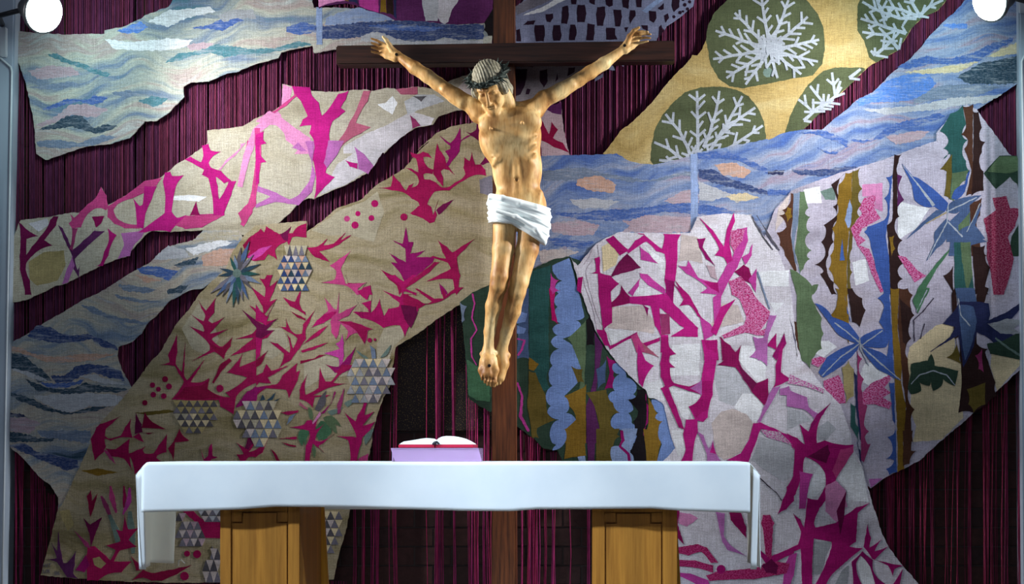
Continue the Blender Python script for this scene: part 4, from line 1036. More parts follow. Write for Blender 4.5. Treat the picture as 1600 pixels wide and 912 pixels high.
def roughen(pts, step, jit, rg):
    """woven edges are slightly stepped and uneven"""
    out = []
    n = len(pts)
    for i in range(n):
        a, b = pts[i], pts[(i + 1) % n]
        L = math.hypot(b[0] - a[0], b[1] - a[1])
        if L < 0.05: continue
        k = max(1, int(L / step)); nx, ny = -(b[1] - a[1]) / L, (b[0] - a[0]) / L
        for j in range(k):
            t = j / k; e = rg.uniform(-jit, jit) if j else rg.uniform(-jit, jit) * 0.3
            out.append((a[0] + (b[0] - a[0]) * t + nx * e, a[1] + (b[1] - a[1]) * t + ny * e))
    return out

def grown(pts, g):
    n = len(pts); out = []
    a2 = sum(pts[i][0] * pts[(i + 1) % n][1] - pts[(i + 1) % n][0] * pts[i][1] for i in range(n))
    sg = 1 if a2 > 0 else -1
    for i in range(n):
        a, b, c = pts[i - 1], pts[i], pts[(i + 1) % n]
        l1 = math.hypot(b[0] - a[0], b[1] - a[1]) or 1; l2 = math.hypot(c[0] - b[0], c[1] - b[1]) or 1
        nx = (b[1] - a[1]) / l1 + (c[1] - b[1]) / l2; ny = -(b[0] - a[0]) / l1 - (c[0] - b[0]) / l2
        l = math.hypot(nx, ny)
        if l < 0.3: out.append(b); continue
        out.append((b[0] + sg * g * nx / l, b[1] + sg * g * ny / l))
    return out

def sagged(pts, amt, cap):
    """edges between thorn points curve inwards"""
    n = len(pts); out = []
    a2 = sum(pts[i][0] * pts[(i + 1) % n][1] - pts[(i + 1) % n][0] * pts[i][1] for i in range(n))
    sg = 1 if a2 > 0 else -1
    for i in range(n):
        a, b = pts[i], pts[(i + 1) % n]; L = math.hypot(b[0] - a[0], b[1] - a[1])
        if L < 0.05: continue
        nx, ny = -(b[1] - a[1]) / L * sg, (b[0] - a[0]) / L * sg; s_ = max(-cap, min(amt * L, cap)) * (1 if L < 24 else 0.2)
        out.append(a)
        if L > 4:
            for t in (0.25, 0.5, 0.75):
                e = s_ * 4 * t * (1 - t); out.append((a[0] + (b[0] - a[0]) * t + nx * e, a[1] + (b[1] - a[1]) * t + ny * e))
    return out

def band(pts):
    L, R = [], []
    for i, p in enumerate(pts):
        a = pts[max(i - 1, 0)]; b = pts[min(i + 1, len(pts) - 1)]
        dx, dy = b[0] - a[0], b[1] - a[1]; l = math.hypot(dx, dy) or 1
        nx, ny = -dy / l, dx / l; w = p[2] / 2
        L.append((p[0] + nx * w, p[1] + ny * w)); R.append((p[0] - nx * w, p[1] - ny * w))
    return L + R[::-1]

def slab(polys, y_front, y_back, name, mats, parent, step=0.0):
    """polys: list of (points, material index); front face at y_front, skirt back to y_back"""
    V, Fc, mi = [], [], []
    for pi_, (pts, m) in enumerate(polys):
        a2 = sum(pts[i][0] * pts[(i + 1) % len(pts)][1] - pts[(i + 1) % len(pts)][0] * pts[i][1] for i in range(len(pts)))
        if a2 < 0: pts = pts[::-1]
        n = len(V); k = len(pts)
        fr = [W(p[0], p[1], y_front - step * pi_) for p in pts]
        V += [tuple(v) for v in fr] + [(v.x, y_back, v.z) for v in fr]
        for t in tessellate_polygon([fr]):
            a, b, c = (fr[i] for i in t)
            nrm = (b - a).cross(c - a)
            t = t if nrm.y < 0 else (t[0], t[2], t[1])
            Fc.append(tuple(n + i for i in t)); mi.append(m)
        for i in range(k):
            j = (i + 1) % k
            Fc.append((n + i, n + k + i, n + k + j, n + j)); mi.append(m)
    me = mesh(name, V, Fc)
    o = link(name, me, mats, parent)
    me.polygons.foreach_set('material_index', mi)
    return o

TAP = empty('tapestry', W(800, 1030, -0.02))
tag(TAP, 'large woven wall tapestry with magenta thorn branches, blue waves and hanging purple strands', 'tapestry')
TAP_inv = Matrix.Translation(-TAP.location)
PANELS = {}
def under(o):                                    # keep world placement under the tapestry's base
    o.data.transform(TAP_inv); return o

rg = random.Random(11)
panel = None; want_outline = None; pidx = 0
for line in ART.strip().splitlines():
    line = line.strip()
    if not line: continue
    if line.startswith('PANEL'):
        _, pm, lay, pname = line.split(); want_outline = (pm, float(lay), pname); continue
    if want_outline:
        pm, lay, pname = want_outline; want_outline = None
        pts = roughen(seg_points(line), 4.5, 0.7, rg)
        yf = -0.026 - 0.0028 * lay - 0.0003 * pidx; pidx += 1
        panel = under(slab([(pts, 0)], yf, yf + 0.012, pname, [weave(pm)], TAP))
        PANELS.setdefault(pname, []).append((panel, yf)); k = 0
        continue
    head, col, nm, rest_ = line.split(None, 3)
    if rest_.startswith('o '):
        x, y, r = (float(a) for a in rest_[2:].split(','))
        ox, oy, s = TILES[head]
        pts = [(ox + (x + r * math.cos(a * math.pi / 5)) / s, oy + (y + r * math.sin(a * math.pi / 5)) / s) for a in range(10)]
        pts = roughen(pts, 3, 0.4, rg)
    else:
        pts = seg_points(rest_, TILES[head])
        if len(pts[0]) == 3: pts = band(pts)
        elif nm == 'stripe_motif': pts = sagged(pts, -0.14 if col in ('seablue', 'paleblue') else 0.13, 2.8)
        elif nm in ('branch_motif', 'thorn_motif'): pts = sagged(grown(pts, 0.9), 0.04, 1.2)
        elif nm in ('leaf_motif',) and ('leafblue' in col or 'leafslate' in col or 'green' in col): pts = sagged(pts, -0.07, 2.0)
        pts = roughen(pts, 4.0 if 'wave' not in nm else 3.0, 0.55 if 'wave' not in nm else 1.3, rg)
    if pm in ('pale_ground', 'cream_ground'): col = {'crimmag': 'fuchsia', 'magenta': 'fuchsialight', 'crimson': 'fuchsiadark'}.get(col, col)
    k += 1
    y = yf - 0.0003 - 0.00002 * k
    under(slab([(pts, 0)], y, yf + 0.001, nm, [weave(('wv_' + col) if 'wave' in nm else col)], panel))

# pineapples: rows of little woven triangles
def pineapple(parent, yf, tile, outline, rows, pitch, darks, lights, down=False):
    ox, oy, s = TILES[tile]
    poly = [(ox + x / s, oy + y / s) for x, y in outline]
    def inside(x, y):
        c = False; n = len(poly)
        for i in range(n):
            x1, y1 = poly[i]; x2, y2 = poly[(i + 1) % n]
            if (y1 > y) != (y2 > y) and x < (x2 - x1) * (y - y1) / (y2 - y1) + x1: c = not c
        return c
    x0 = min(p[0] for p in poly); x1 = max(p[0] for p in poly); y0 = min(p[1] for p in poly); y1 = max(p[1] for p in poly)
    h = (y1 - y0) / rows; w = pitch / s
    mats = [weave(c) for c in darks + lights]; polys = []
    for r in range(rows):
        ya, yb = y0 + r * h, y0 + (r + 1) * h
        x = x0 + (w / 2 if r % 2 else 0) - w
        while x < x1 + w:
            if inside(x, (ya + yb) / 2):
                polys.append(([(x - w * 0.47, yb - 0.4), (x + w * 0.47, yb - 0.4), (x, ya + 0.3)], rg.randrange(len(darks))))
            if inside(x + w / 2, (ya + yb) / 2):
                polys.append(([(x + w * 0.04, ya + 0.4), (x + w * 0.96, ya + 0.4), (x + w / 2, yb - 0.3)], len(darks) + rg.randrange(len(lights))))
            x += w
    if polys: under(slab(polys, yf - 0.0032, yf, 'pineapple_motif', mats, parent))

thorn_panel, ty = PANELS['thorn_branch_panel'][0]
DK = ['stone', 'darkgrey', 'slate']; LT = ['cream', 'beige', 'sand']
pineapple(thorn_panel, ty, 'z4', [(60, 380), (200, 340), (360, 370), (420, 480), (410, 640), (300, 720), (200, 780), (90, 690), (20, 600), (-40, 500)], 5, 85, DK, LT)
pineapple(thorn_panel, ty, 'z4', [(1120, -52), (1240, -60), (1420, -40), (1465, 60), (1470, 150), (1400, 280), (1280, 360), (1150, 360), (1070, 260), (1040, 100)], 5, 85, ['stone', 'slate', 'grey'], LT)
pineapple(thorn_panel, ty, 'z1', [(900, 30), (1230, 30), (1270, 140), (1200, 260), (1120, 345), (960, 345), (880, 200), (850, 130)], 5, 78, ['darkgrey', 'stone', 'darkgrey'], ['cream', 'sand', 'olive'], True)
pineapple(thorn_panel, ty, 'z6', [(720, 400), (990, 380), (1000, 600), (960, 720), (700, 745), (670, 560)], 5, 72, ['slate', 'deepblue', 'darkteal', 'stone', 'leafslate'], ['peach', 'beige', 'sand'])
pineapple(thorn_panel, ty, 'z6', [(740, 290), (960, 280), (950, 390), (750, 390)], 1, 60, ['darkgrey', 'stone'], ['cream'])
pineapple(thorn_panel, ty, 't03', [(1060, 490), (1180, 560), (1220, 680), (1060, 690)], 4, 46, ['darkgrey', 'stone'], ['mauve', 'beige'])
pineapple(thorn_panel, ty, 't03', [(1170, 470), (1310, 470), (1310, 545), (1210, 530)], 2, 46, ['stone', 'darkgrey'], ['lightgrey', 'beige'])
pineapple(thorn_panel, ty, 't03', [(1210, 780), (1310, 700), (1310, 905), (1200, 905)], 3, 46, ['darkgrey', 'stone'], ['mauve', 'beige'])
pineapple(thorn_panel, ty, 't13', [(395, 480), (500, 500), (510, 600), (450, 730), (395, 730)], 5, 48, ['darkgrey', 'stone'], ['beige', 'sand'])

# the spiky thistle flower
ox, oy, s6 = TILES['z6']
tips = [(70, 590), (-10, 770), (50, 800), (110, 800), (150, 870), (220, 912), (272, 880), (322, 850), (378, 835), (430, 740), (505, 672), (492, 572), (500, 470), (430, 375), (390, 240), (300, 300), (235, 380), (190, 400), (80, 515), (380, 655), (190, 700), (330, 420), (140, 690), (300, 760)]
cols = ['darkteal', 'stone', 'leafslate', 'darkgrey', 'slate', 'tealgreen']
polys = []
for i, (tx, ty_) in enumerate(tips):
    dx, dy = tx - 262, ty_ - 565; L = math.hypot(dx, dy); nx, ny = -dy / L, dx / L; w = 17 + (i * 7) % 9
    P_ = [(262 + nx * w * .7, 565 + ny * w * .7), (262 + dx * .55 + nx * w, 565 + dy * .55 + ny * w), (tx, ty_), (262 + dx * .55 - nx * w, 565 + dy * .55 - ny * w), (262 - nx * w * .7, 565 - ny * w * .7)]
    under(slab([([(ox + x / s6, oy + y / s6) for x, y in P_], 0)], ty - 0.0030 - 0.00002 * i, ty, 'petal_motif', [weave(cols[i % 6])], thorn_panel))
under(slab([([(ox + (262 + 45 * math.cos(a)) / s6, oy + (565 + 45 * math.sin(a)) / s6) for a in [i * math.pi / 6 for i in range(12)]], 0)], ty - 0.0038, ty, 'flower_centre_motif', [weave('greenslate')], thorn_panel))

# pale corals on the dark leaf discs
def coral(stems, seed, tile='f', w0=5.8):
    r_ = random.Random(seed); ox, oy, s = TILES[tile]; polys = []
    for st in stems:
        st = [(ox + x / s, oy + y / s) for x, y in st]
        pts = []
        for a, b in zip(st, st[1:]):
            n = max(1, int(math.hypot(b[0] - a[0], b[1] - a[1]) / 13))
            pts += [(a[0] + (b[0] - a[0]) * i / n + r_.uniform(-1, 1), a[1] + (b[1] - a[1]) * i / n + r_.uniform(-1, 1)) for i in range(n)]
        pts.append(st[-1])
        m = len(pts)
        polys.append((band([(p[0], p[1], w0 * (1 - 0.35 * i / max(1, m - 1))) for i, p in enumerate(pts)]), 0))
        side = 1
        for i in range(1, m):
            a = pts[i - 1]; b = pts[i]; an = math.atan2(b[1] - a[1], b[0] - a[0])
            for sg in (side,) if i % 2 else (side, -side):
                l = r_.uniform(12, 21) * (0.85 if i == m - 1 else 1); aa = an + sg * r_.uniform(0.65, 0.95)
                e = (a[0] + math.cos(aa) * l, a[1] + math.sin(aa) * l)
                polys.append((band([(a[0], a[1], w0 * 0.75), (e[0], e[1], w0 * 0.6)]), 0))
            side = -side
    polys.append(([(ox + (1203 + 7 * math.cos(a)) , oy + 78 + 7 * math.sin(a)) for a in [i * math.pi / 5 for i in range(10)]], 0)) if tile == 'f' and seed == 1 else None
    return polys
leaf_panel, ly = PANELS['coral_leaf_panel'][0]
hub = (1203, 78)
sets = [
    ([[hub, e] for e in ((1118, 48), (1114, 92), (1135, 122), (1165, 132), (1148, 20), (1190, -6), (1232, 0), (1262, 26), (1280, 62), (1278, 96), (1252, 116), (1215, 122))], 1, 'f'),
    ([[(1090, 256), (1090, 200), (1089, 142)], [(1085, 256), (1062, 205), (1040, 178)], [(1075, 256), (1045, 232), (1022, 222)], [(1100, 250), (1135, 195), (1160, 150)], [(1105, 250), (1160, 218), (1192, 196)],
      [(1100, 230), (1118, 180), (1124, 142)], [(1110, 252), (1160, 238), (1190, 226)], [(1068, 254), (1030, 250)], [(1120, 215), (1155, 185), (1180, 168)]], 2, 'f'),
    ([[(215, 715), (270, 665), (180, 590)], [(270, 665), (330, 610), (250, 510)], [(300, 640), (400, 570), (380, 430)], [(400, 570), (430, 480)], [(330, 620), (390, 590)], [(480, 460), (550, 410)]], 3, 't30'),
    ([[(640, 330), (730, 250), (780, 190)], [(780, 290), (700, 210), (560, 190)], [(820, 200), (700, 160), (550, 110)], [(905, 100), (800, 60), (690, 40)], [(905, 100), (860, 20), (830, -40)], [(900, 95), (960, 40), (1040, 0)],
      [(880, 110), (780, 110), (640, 60), (560, 10)], [(640, 330), (610, 300)], [(700, 120), (650, 20), (640, -30)]], 4, 't30')]
discs = [c for c in leaf_panel.children if c.name.startswith('leaf_disc')]
for st, sd, tl in sets:
    under(slab(coral(st, sd, tl), ly - 0.0008, ly, 'coral_motif', [weave('coral')], leaf_panel, 0.00002))

# stitched signature in the lower left corner
def signature(txt, px, py, size):
    cu = bpy.data.curves.new('sig', 'FONT'); cu.body = txt; cu.size = size; cu.extrude = 0.0008
    to = bpy.data.objects.new('sig', cu); COL.objects.link(to)
    dg = bpy.context.evaluated_depsgraph_get(); me = bpy.data.meshes.new_from_object(to.evaluated_get(dg))
    bpy.data.objects.remove(to)
    p = W(px, py, ty - 0.0012)
    me.transform(Matrix.Translation(p) @ Matrix.Rotation(math.pi / 2, 4, 'X'))
    under(link('stitched_lettering', me, weave('stone'), thorn_panel))
signature('HIT', 66.5, 886, 0.030)
signature('UR', 67, 895, 0.030); signature('86', 85, 898, 0.030)

# ---- hanging strands
class Strands:
    def __init__(s): s.v = []; s.f = []; s.c = []
    def add(s, pts, r, col):
        base = len(s.v)
        for p in pts:
            for dx, dy in ((-r, 0), (0, -r), (r, 0), (0, r)):
                s.v.append((p.x + dx, p.y + dy, p.z)); s.c.append(col)
        for i in range(len(pts) - 1):
            for k in range(4):
                a = base + 4 * i + k; b = base + 4 * i + (k + 1) % 4
                s.f.append((a, b, b + 4, a + 4))
    def build(s, name, parent):
        me = mesh(name, s.v, s.f)
        at = me.color_attributes.new('dye', 'FLOAT_COLOR', 'POINT')
        at.data.foreach_set('color', np.array([(*c, 1) for c in s.c], dtype=np.float32).ravel())
        o = link(name, me, M['strand'], parent, True); under(o); o['kind'] = 'stuff'; return o

def dye(base, rg, v=0.35):
    k = 1 + rg.uniform(-v, v); h = rg.uniform(-0.15, 0.15)
    c = lin(base); return (c[0] * k * (1 + h), c[1] * k, c[2] * k * (1 - h))
bottom = [(20, 640), (190, 640), (240, 600), (330, 520), (420, 480), (600, 430), (700, 390), (760, 330), (800, 330), (940, 330), (1200, 300), (1470, 200), (1480, 260), (1520, 320), (1600, 380)]
def ybot(x):
    for (a, ya), (b, yb) in zip(bottom, bottom[1:]):
        if a <= x <= b: return ya + (yb - ya) * (x - a) / (b - a)
    return 300
st = Strands(); x = 8.0
while x < 1599:
    if not (1390 < x < 1470 and False):
        yy = rg.uniform(-0.004, 0.006); sway = rg.uniform(-0.6, 0.6)
        ye = ybot(max(20, min(1600, x)))
        if x < 20: ye = 600
        st.add([W(x, -62, yy), W(x + sway, 120, yy + rg.uniform(-.002, .002)), W(x - sway * .5, 300 if ye > 320 else 200, yy), W(x, ye, yy)], rg.uniform(1.1, 1.6) * S(), dye((92, 38, 68), rg, 0.22))
    x += rg.uniform(2.4, 3.3) + (2.2 if rg.random() < 0.03 else 0)
st.build('warp_strands', TAP)

def loose(regions, base, parent_name):
    st = Strands()
    for (xa, xb, n, ytop, cluster) in regions:
        for i in range(n):
            cx = rg.uniform(xa, xb); m = rg.randint(1, cluster)
            y0 = ytop(cx)
            for j in range(m):
                x0 = cx + rg.uniform(-5, 5); x1 = cx + rg.uniform(-2.5, 2.5); yy = rg.uniform(-0.008, 0.012)
                st.add([W(x0, y0, yy), W(x0 + (x1 - x0) * .6, y0 + (930 - y0) * .35, yy + rg.uniform(-.004, .004)), W(x1, y0 + (930 - y0) * .7, yy), W(x1 + rg.uniform(-4, 4), 985, yy)], rg.uniform(0.4, 0.75) * S(), dye(base, rg))
    st.build(parent_name, TAP)
def lerp_tab(tab):
    def f(x):
        for (a, ya), (b, yb) in zip(tab, tab[1:]):
            if a <= x <= b: return ya + (yb - ya) * (x - a) / (b - a)
        return tab[0][1] if x < tab[0][0] else tab[-1][1]
    return f
left_top = lerp_tab([(0, 680), (20, 685), (60, 735), (92, 790)])
mid_top = lerp_tab([(520, 880), (545, 780), (585, 640), (620, 520), (700, 465), (730, 480), (770, 630)])
mid2_top = lerp_tab([(800, 660), (840, 690), (880, 715), (930, 720)])
right_top = lerp_tab([(1355, 740), (1440, 700), (1500, 640), (1560, 590), (1600, 560)])
loose([(3, 92, 15, left_top, 4), (62, 92, 8, lambda x: 770, 2)], (118, 30, 72), 'loose_strands')
loose([(540, 610, 10, mid_top, 4), (600, 768, 17, mid_top, 4), (800, 845, 8, mid2_top, 4), (845, 935, 7, mid2_top, 4)], (146, 42, 92), 'loose_strands')
loose([(1358, 1430, 24, right_top, 4), (1430, 1600, 22, right_top, 4)], (128, 42, 74), 'loose_strands')
fr = Strands(); x = 62.0
while x < 545:
    if x < 400 or x > 500:
        yb = 898 + (x - 62) * 0.02
        fr.add([W(x, yb, -0.012), W(x + rg.uniform(-2, 2), 930, -0.012), W(x + rg.uniform(-3, 3), 985, -0.01)], 0.9 * S(), dye((104, 30, 66), rg))
    x += rg.uniform(2.5, 4.5)
fr.build('hem_fringe', TAP)
under(MB().box(W(-10, 0).x, W(1600, 0).x, -0.02, 0.03, W(0, -62).z, W(0, -72).z).build('hanging_rail', M['rail'], TAP, bevel=0.003))
# ---------------------------------------------------------------- cross
def prism(px, y0, y1, name, mat, parent, bevel):
    """px: four frame points of the front outline (tl, tr, br, bl) measured at y0, extruded back to y1"""
    fr = [W(x, y, y0) for x, y in px]
    v = [tuple(p) for p in fr] + [(p.x, y1, p.z) for p in fr]
    return MB().add(v, [(3, 2, 1, 0), (4, 5, 6, 7), (0, 1, 5, 4), (1, 2, 6, 5), (2, 3, 7, 6), (3, 0, 4, 7)]).build(name, mat, parent, bevel=bevel)
cross = empty('wooden_cross', (W(788, 0, -.15).x, -0.15, 0))
tag(cross, 'tall dark wooden cross standing in front of the tapestry behind the altar', 'cross')
ci = Matrix.Translation(-cross.location)
zb = HY + CZ / S(-0.2)      # frame row of the floor at the cross
up = prism([(771, -110), (803, -110), (807, zb), (767, zb)], -0.20, -0.07, 'upright', M['cross_v'], cross, 0.006)
bm_ = prism([(525, 71), (1054, 63), (1054, 95), (525, 101)], -0.26, -0.14, 'crossbeam', M['cross_h'], cross, 0.006)
for o in (up, bm_): o.data.transform(ci)

# ---------------------------------------------------------------- carved figure (distance field, meshed with surface nets)
class Field:
    def __init__(s, lo, hi, res):
        s.lo = np.array(lo, float); s.res = res
        s.n = np.ceil((np.array(hi) - s.lo) / res).astype(int) + 1
        s.d = np.full(s.n, 0.5, np.float32)
    def win(s, lo, hi):
        a = np.clip(np.floor((np.array(lo) - s.lo) / s.res).astype(int), 0, s.n)
        b = np.clip(np.ceil((np.array(hi) - s.lo) / s.res).astype(int) + 1, 0, s.n)
        ax = [s.lo[i] + s.res * np.arange(a[i], b[i], dtype=np.float32) for i in range(3)]
        X, Y, Z = np.meshgrid(*ax, indexing='ij', sparse=True)
        return tuple(slice(a[i], b[i]) for i in range(3)), X, Y, Z
    def merge(s, sl, d, k, sub=False):
        a = s.d[sl]
        if sub:
            d = -d; h = np.clip(0.5 - 0.5 * (a - d) / k, 0, 1); s.d[sl] = a + (d - a) * h + k * h * (1 - h)
        else:
            h = np.clip(0.5 + 0.5 * (d - a) / k, 0, 1); s.d[sl] = d + (a - d) * h - k * h * (1 - h)
    def cone(s, p, q, r1, r2, k=0.012, sub=False):
        p = np.array(p, float); q = np.array(q, float); m = max(r1, r2) + k * 2 + s.res * 4
        sl, X, Y, Z = s.win(np.minimum(p, q) - m, np.maximum(p, q) + m)
        e = q - p; L2 = float(e @ e) or 1e-9
        t = np.clip(((X - p[0]) * e[0] + (Y - p[1]) * e[1] + (Z - p[2]) * e[2]) / L2, 0, 1)
        d = np.sqrt((X - p[0] - t * e[0]) ** 2 + (Y - p[1] - t * e[1]) ** 2 + (Z - p[2] - t * e[2]) ** 2) - (r1 + (r2 - r1) * t)
        s.merge(sl, d.astype(np.float32), k, sub)
    def chain(s, pts, rs, k=0.012):
        for a, b, r1, r2 in zip(pts, pts[1:], rs, rs[1:]): s.cone(a, b, r1, r2, k)
    def ell(s, c, r, R=None, k=0.012, sub=False):
        c = np.array(c, float); r = np.array(r, float); m = r.max() + k * 2 + s.res * 4
        sl, X, Y, Z = s.win(c - m, c + m)
        X, Y, Z = X - c[0], Y - c[1], Z - c[2]
        if R is not None:
            R = np.array(R); X, Y, Z = (R[0][i] * X + R[1][i] * Y + R[2][i] * Z for i in range(3))
        k0 = np.sqrt((X / r[0]) ** 2 + (Y / r[1]) ** 2 + (Z / r[2]) ** 2) + 1e-6
        k1 = np.sqrt((X / r[0] ** 2) ** 2 + (Y / r[1] ** 2) ** 2 + (Z / r[2] ** 2) ** 2) + 1e-6
        s.merge(sl, (k0 * (k0 - 1) / k1).astype(np.float32), k, sub)
    def mesh(s, name):
        d = s.d; n = s.n
        ins = d < 0
        c = np.zeros((n[0] - 1, n[1] - 1, n[2] - 1), np.int8)
        for i in (0, 1):
            for j in (0, 1):
                for k in (0, 1): c += ins[i:n[0] - 1 + i, j:n[1] - 1 + j, k:n[2] - 1 + k]
        cells = np.argwhere((c > 0) & (c < 8)); idx = np.full(c.shape, -1, np.int32); idx[tuple(cells.T)] = np.arange(len(cells))
        corner = [(i, j, k) for i in (0, 1) for j in (0, 1) for k in (0, 1)]
        vals = np.stack([d[cells[:, 0] + i, cells[:, 1] + j, cells[:, 2] + k] for i, j, k in corner], 1)
        acc = np.zeros((len(cells), 3)); cnt = np.zeros(len(cells))
        for a in range(8):
            for b in range(a + 1, 8):
                df = [corner[b][q] - corner[a][q] for q in range(3)]
                if sum(abs(v) for v in df) != 1: continue
                va, vb = vals[:, a], vals[:, b]; cr = (va < 0) != (vb < 0)
                t = np.where(cr, va / np.where(cr, va - vb, 1), 0)
                for q in range(3): acc[:, q] += np.where(cr, corner[a][q] + df[q] * t, 0)
                cnt += cr
        V = s.lo + (cells + acc / cnt[:, None]) * s.res
        Q = []
        for ax in range(3):
            u, v = [(1, 2), (2, 0), (0, 1)][ax]
            sl0 = [slice(1, n[i] - 1) for i in range(3)]; sl1 = list(sl0)
            sl0[ax] = slice(0, n[ax] - 1); sl1[ax] = slice(1, n[ax])
            A = ins[tuple(sl0)]; B = ins[tuple(sl1)]
            for flip, msk in ((False, A & ~B), (True, B & ~A)):
                e = np.argwhere(msk)
                off = np.ones(3, int); off[ax] = 0; e = e + off
                def g(du, dv):
                    p = e.copy(); p[:, u] += du; p[:, v] += dv; return idx[p[:, 0], p[:, 1], p[:, 2]]
                q = np.stack([g(-1, -1), g(0, -1), g(0, 0), g(-1, 0)], 1)
                Q.append(q[:, ::-1] if flip else q)
        Q = np.concatenate(Q); Q = Q[(Q >= 0).all(1)]
        me = bpy.data.meshes.new(name)
        me.vertices.add(len(V)); me.vertices.foreach_set('co', V.astype(np.float32).ravel())
        me.loops.add(Q.size); me.loops.foreach_set('vertex_index', Q.astype(np.int32).ravel())
        me.polygons.add(len(Q)); me.polygons.foreach_set('loop_start', np.arange(0, Q.size, 4, dtype=np.int32)); me.polygons.foreach_set('loop_total', np.full(len(Q), 4, np.int32))
        me.update(calc_edges=True); me.validate()
        for p in me.polygons: p.use_smooth = True
        return me

PS = S(-0.38)                       # metres per frame pixel at the figure
def B(px, py, y): return np.array(W(px, py, y))
lo = B(566, 616, -0.66); hi = B(1026, 34, -0.20)
lo[1], hi[1] = -0.64, -0.19
f = Field(lo, hi, 0.004)
# torso
def ellp(px, py, y, rx, ry, rz, roll=0.0, pitch=0.0, k=0.02, sub=False):
    R = np.array(Matrix.Rotation(roll, 3, 'Y') @ Matrix.Rotation(pitch, 3, 'X'))
    f.ell(B(px, py, y), (rx * PS, ry, rz * PS), R, k, sub)
ellp(797, 213, -0.375, 49, 0.094, 52, 0.06, k=0.025)           # rib cage
ellp(808, 262, -0.370, 39, 0.080, 58, -0.04, k=0.03)          # belly
ellp(812, 322, -0.370, 42, 0.088, 40, 0.1, k=0.03)            # pelvis
ellp(773, 193, -0.428, 26, 0.040, 20, -0.35, k=0.02)          # chest muscles
ellp(820, 188, -0.428, 27, 0.040, 20, 0.3, k=0.02)
for i, yy in enumerate((222, 236, 250)):                       # ribs
    f.chain([B(764 + i * 4, yy - 6, -0.428), B(776 + i * 2, yy + 2, -0.452)], [0.007, 0.006], 0.016)
    f.chain([B(838 - i, yy - 8, -0.428), B(824 - i, yy + 2, -0.452)], [0.007, 0.006], 0.016)
for sx in (-1, 1):                                             # edge of the rib arch and hip bones
    f.chain([B(797, 218, -0.462), B(797 + sx * 19 + 3, 243, -0.452), B(799 + sx * 31 + 3, 258, -0.412)], [0.007, 0.009, 0.006], 0.02)
f.chain([B(783, 304, -0.410), B(787, 320, -0.430)], [0.014, 0.012], 0.024)
f.chain([B(843, 302, -0.400), B(840, 320, -0.428)], [0.016, 0.012], 0.024)
ellp(804, 232, -0.475, 12, 0.022, 18, k=0.014, sub=True)       # hollow under the sternum
f.ell(B(767, 201, -0.470), (0.007,) * 3, None, 0.006); f.ell(B(816, 192, -0.470), (0.007,) * 3, None, 0.006)
ellp(769, 258 - 12, -0.44, 3.5, 0.02, 1.6, 0.2, k=0.004, sub=True)   # side wound
sl, X, Y, Z = f.win(B(750, 320, -0.6), B(860, 176, -0.3))        # broad flat front plane
pl_ = (-0.447 - Y) + 0 * X - 5.0 * np.clip(Z - float(B(0, 236, -0.44)[2]), 0, 1) ** 2
a_s = f.d[sl]; k_ = 0.02; h_ = np.clip(0.5 - 0.5 * (a_s - pl_) / k_, 0, 1); f.d[sl] = (a_s + (pl_ - a_s) * h_ + k_ * h_ * (1 - h_)).astype(np.float32)
ellp(806, 262, -0.510, 27, 0.078, 42, k=0.02, sub=True)         # sunken belly
f.chain([B(806, 252, -0.428), B(808, 300, -0.434)], [0.006, 0.008], 0.03)
ellp(807, 280, -0.445, 3, 0.016, 4, k=0.008, sub=True)         # navel
# shoulders, collar bones, neck
f.chain([B(748, 178, -0.375), B(738, 163, -0.375)], [0.050, 0.044], 0.03)
f.chain([B(836, 172, -0.375), B(850, 154, -0.375)], [0.050, 0.042], 0.03)
f.chain([B(790, 178, -0.425), B(765, 170, -0.425), B(737, 160, -0.395)], [0.010, 0.011, 0.016], 0.02)
f.chain([B(800, 178, -0.425), B(824, 168, -0.425), B(848, 150, -0.395)], [0.010, 0.011, 0.016], 0.02)
f.cone(B(800, 180, -0.36), B(786, 144, -0.425), 0.042, 0.040, 0.016)
f.cone(B(802, 172, -0.35), B(826, 164, -0.365), 0.034, 0.026, 0.03)
f.cone(B(792, 176, -0.35), B(763, 172, -0.365), 0.034, 0.026, 0.03)
# arms
LA = [B(738, 165, -0.370), B(712, 150, -0.365), B(684, 131, -0.350), B(668, 119, -0.345), B(648, 106, -0.335), B(622, 87, -0.310)]
f.chain(LA, [0.042, 0.040, 0.034, 0.034, 0.033, 0.020], 0.014)
f.cone(B(722, 160, -0.385), B(696, 141, -0.375), 0.034, 0.026, 0.018)
f.cone(B(676, 122, -0.36), B(652, 106, -0.35), 0.022, 0.016, 0.016)
RA = [B(848, 156, -0.370), B(876, 142, -0.365), B(904, 125, -0.350), B(922, 113, -0.345), B(944, 99, -0.335), B(974, 77, -0.310)]
f.chain(RA, [0.042, 0.040, 0.034, 0.034, 0.032, 0.020], 0.014)
f.cone(B(864, 149, -0.385), B(892, 133, -0.375), 0.034, 0.026, 0.018)
f.cone(B(914, 116, -0.36), B(940, 101, -0.35), 0.022, 0.016, 0.016)
f.cone(B(930, 106, -0.36), B(972, 76, -0.325), 0.009, 0.007, 0.008)
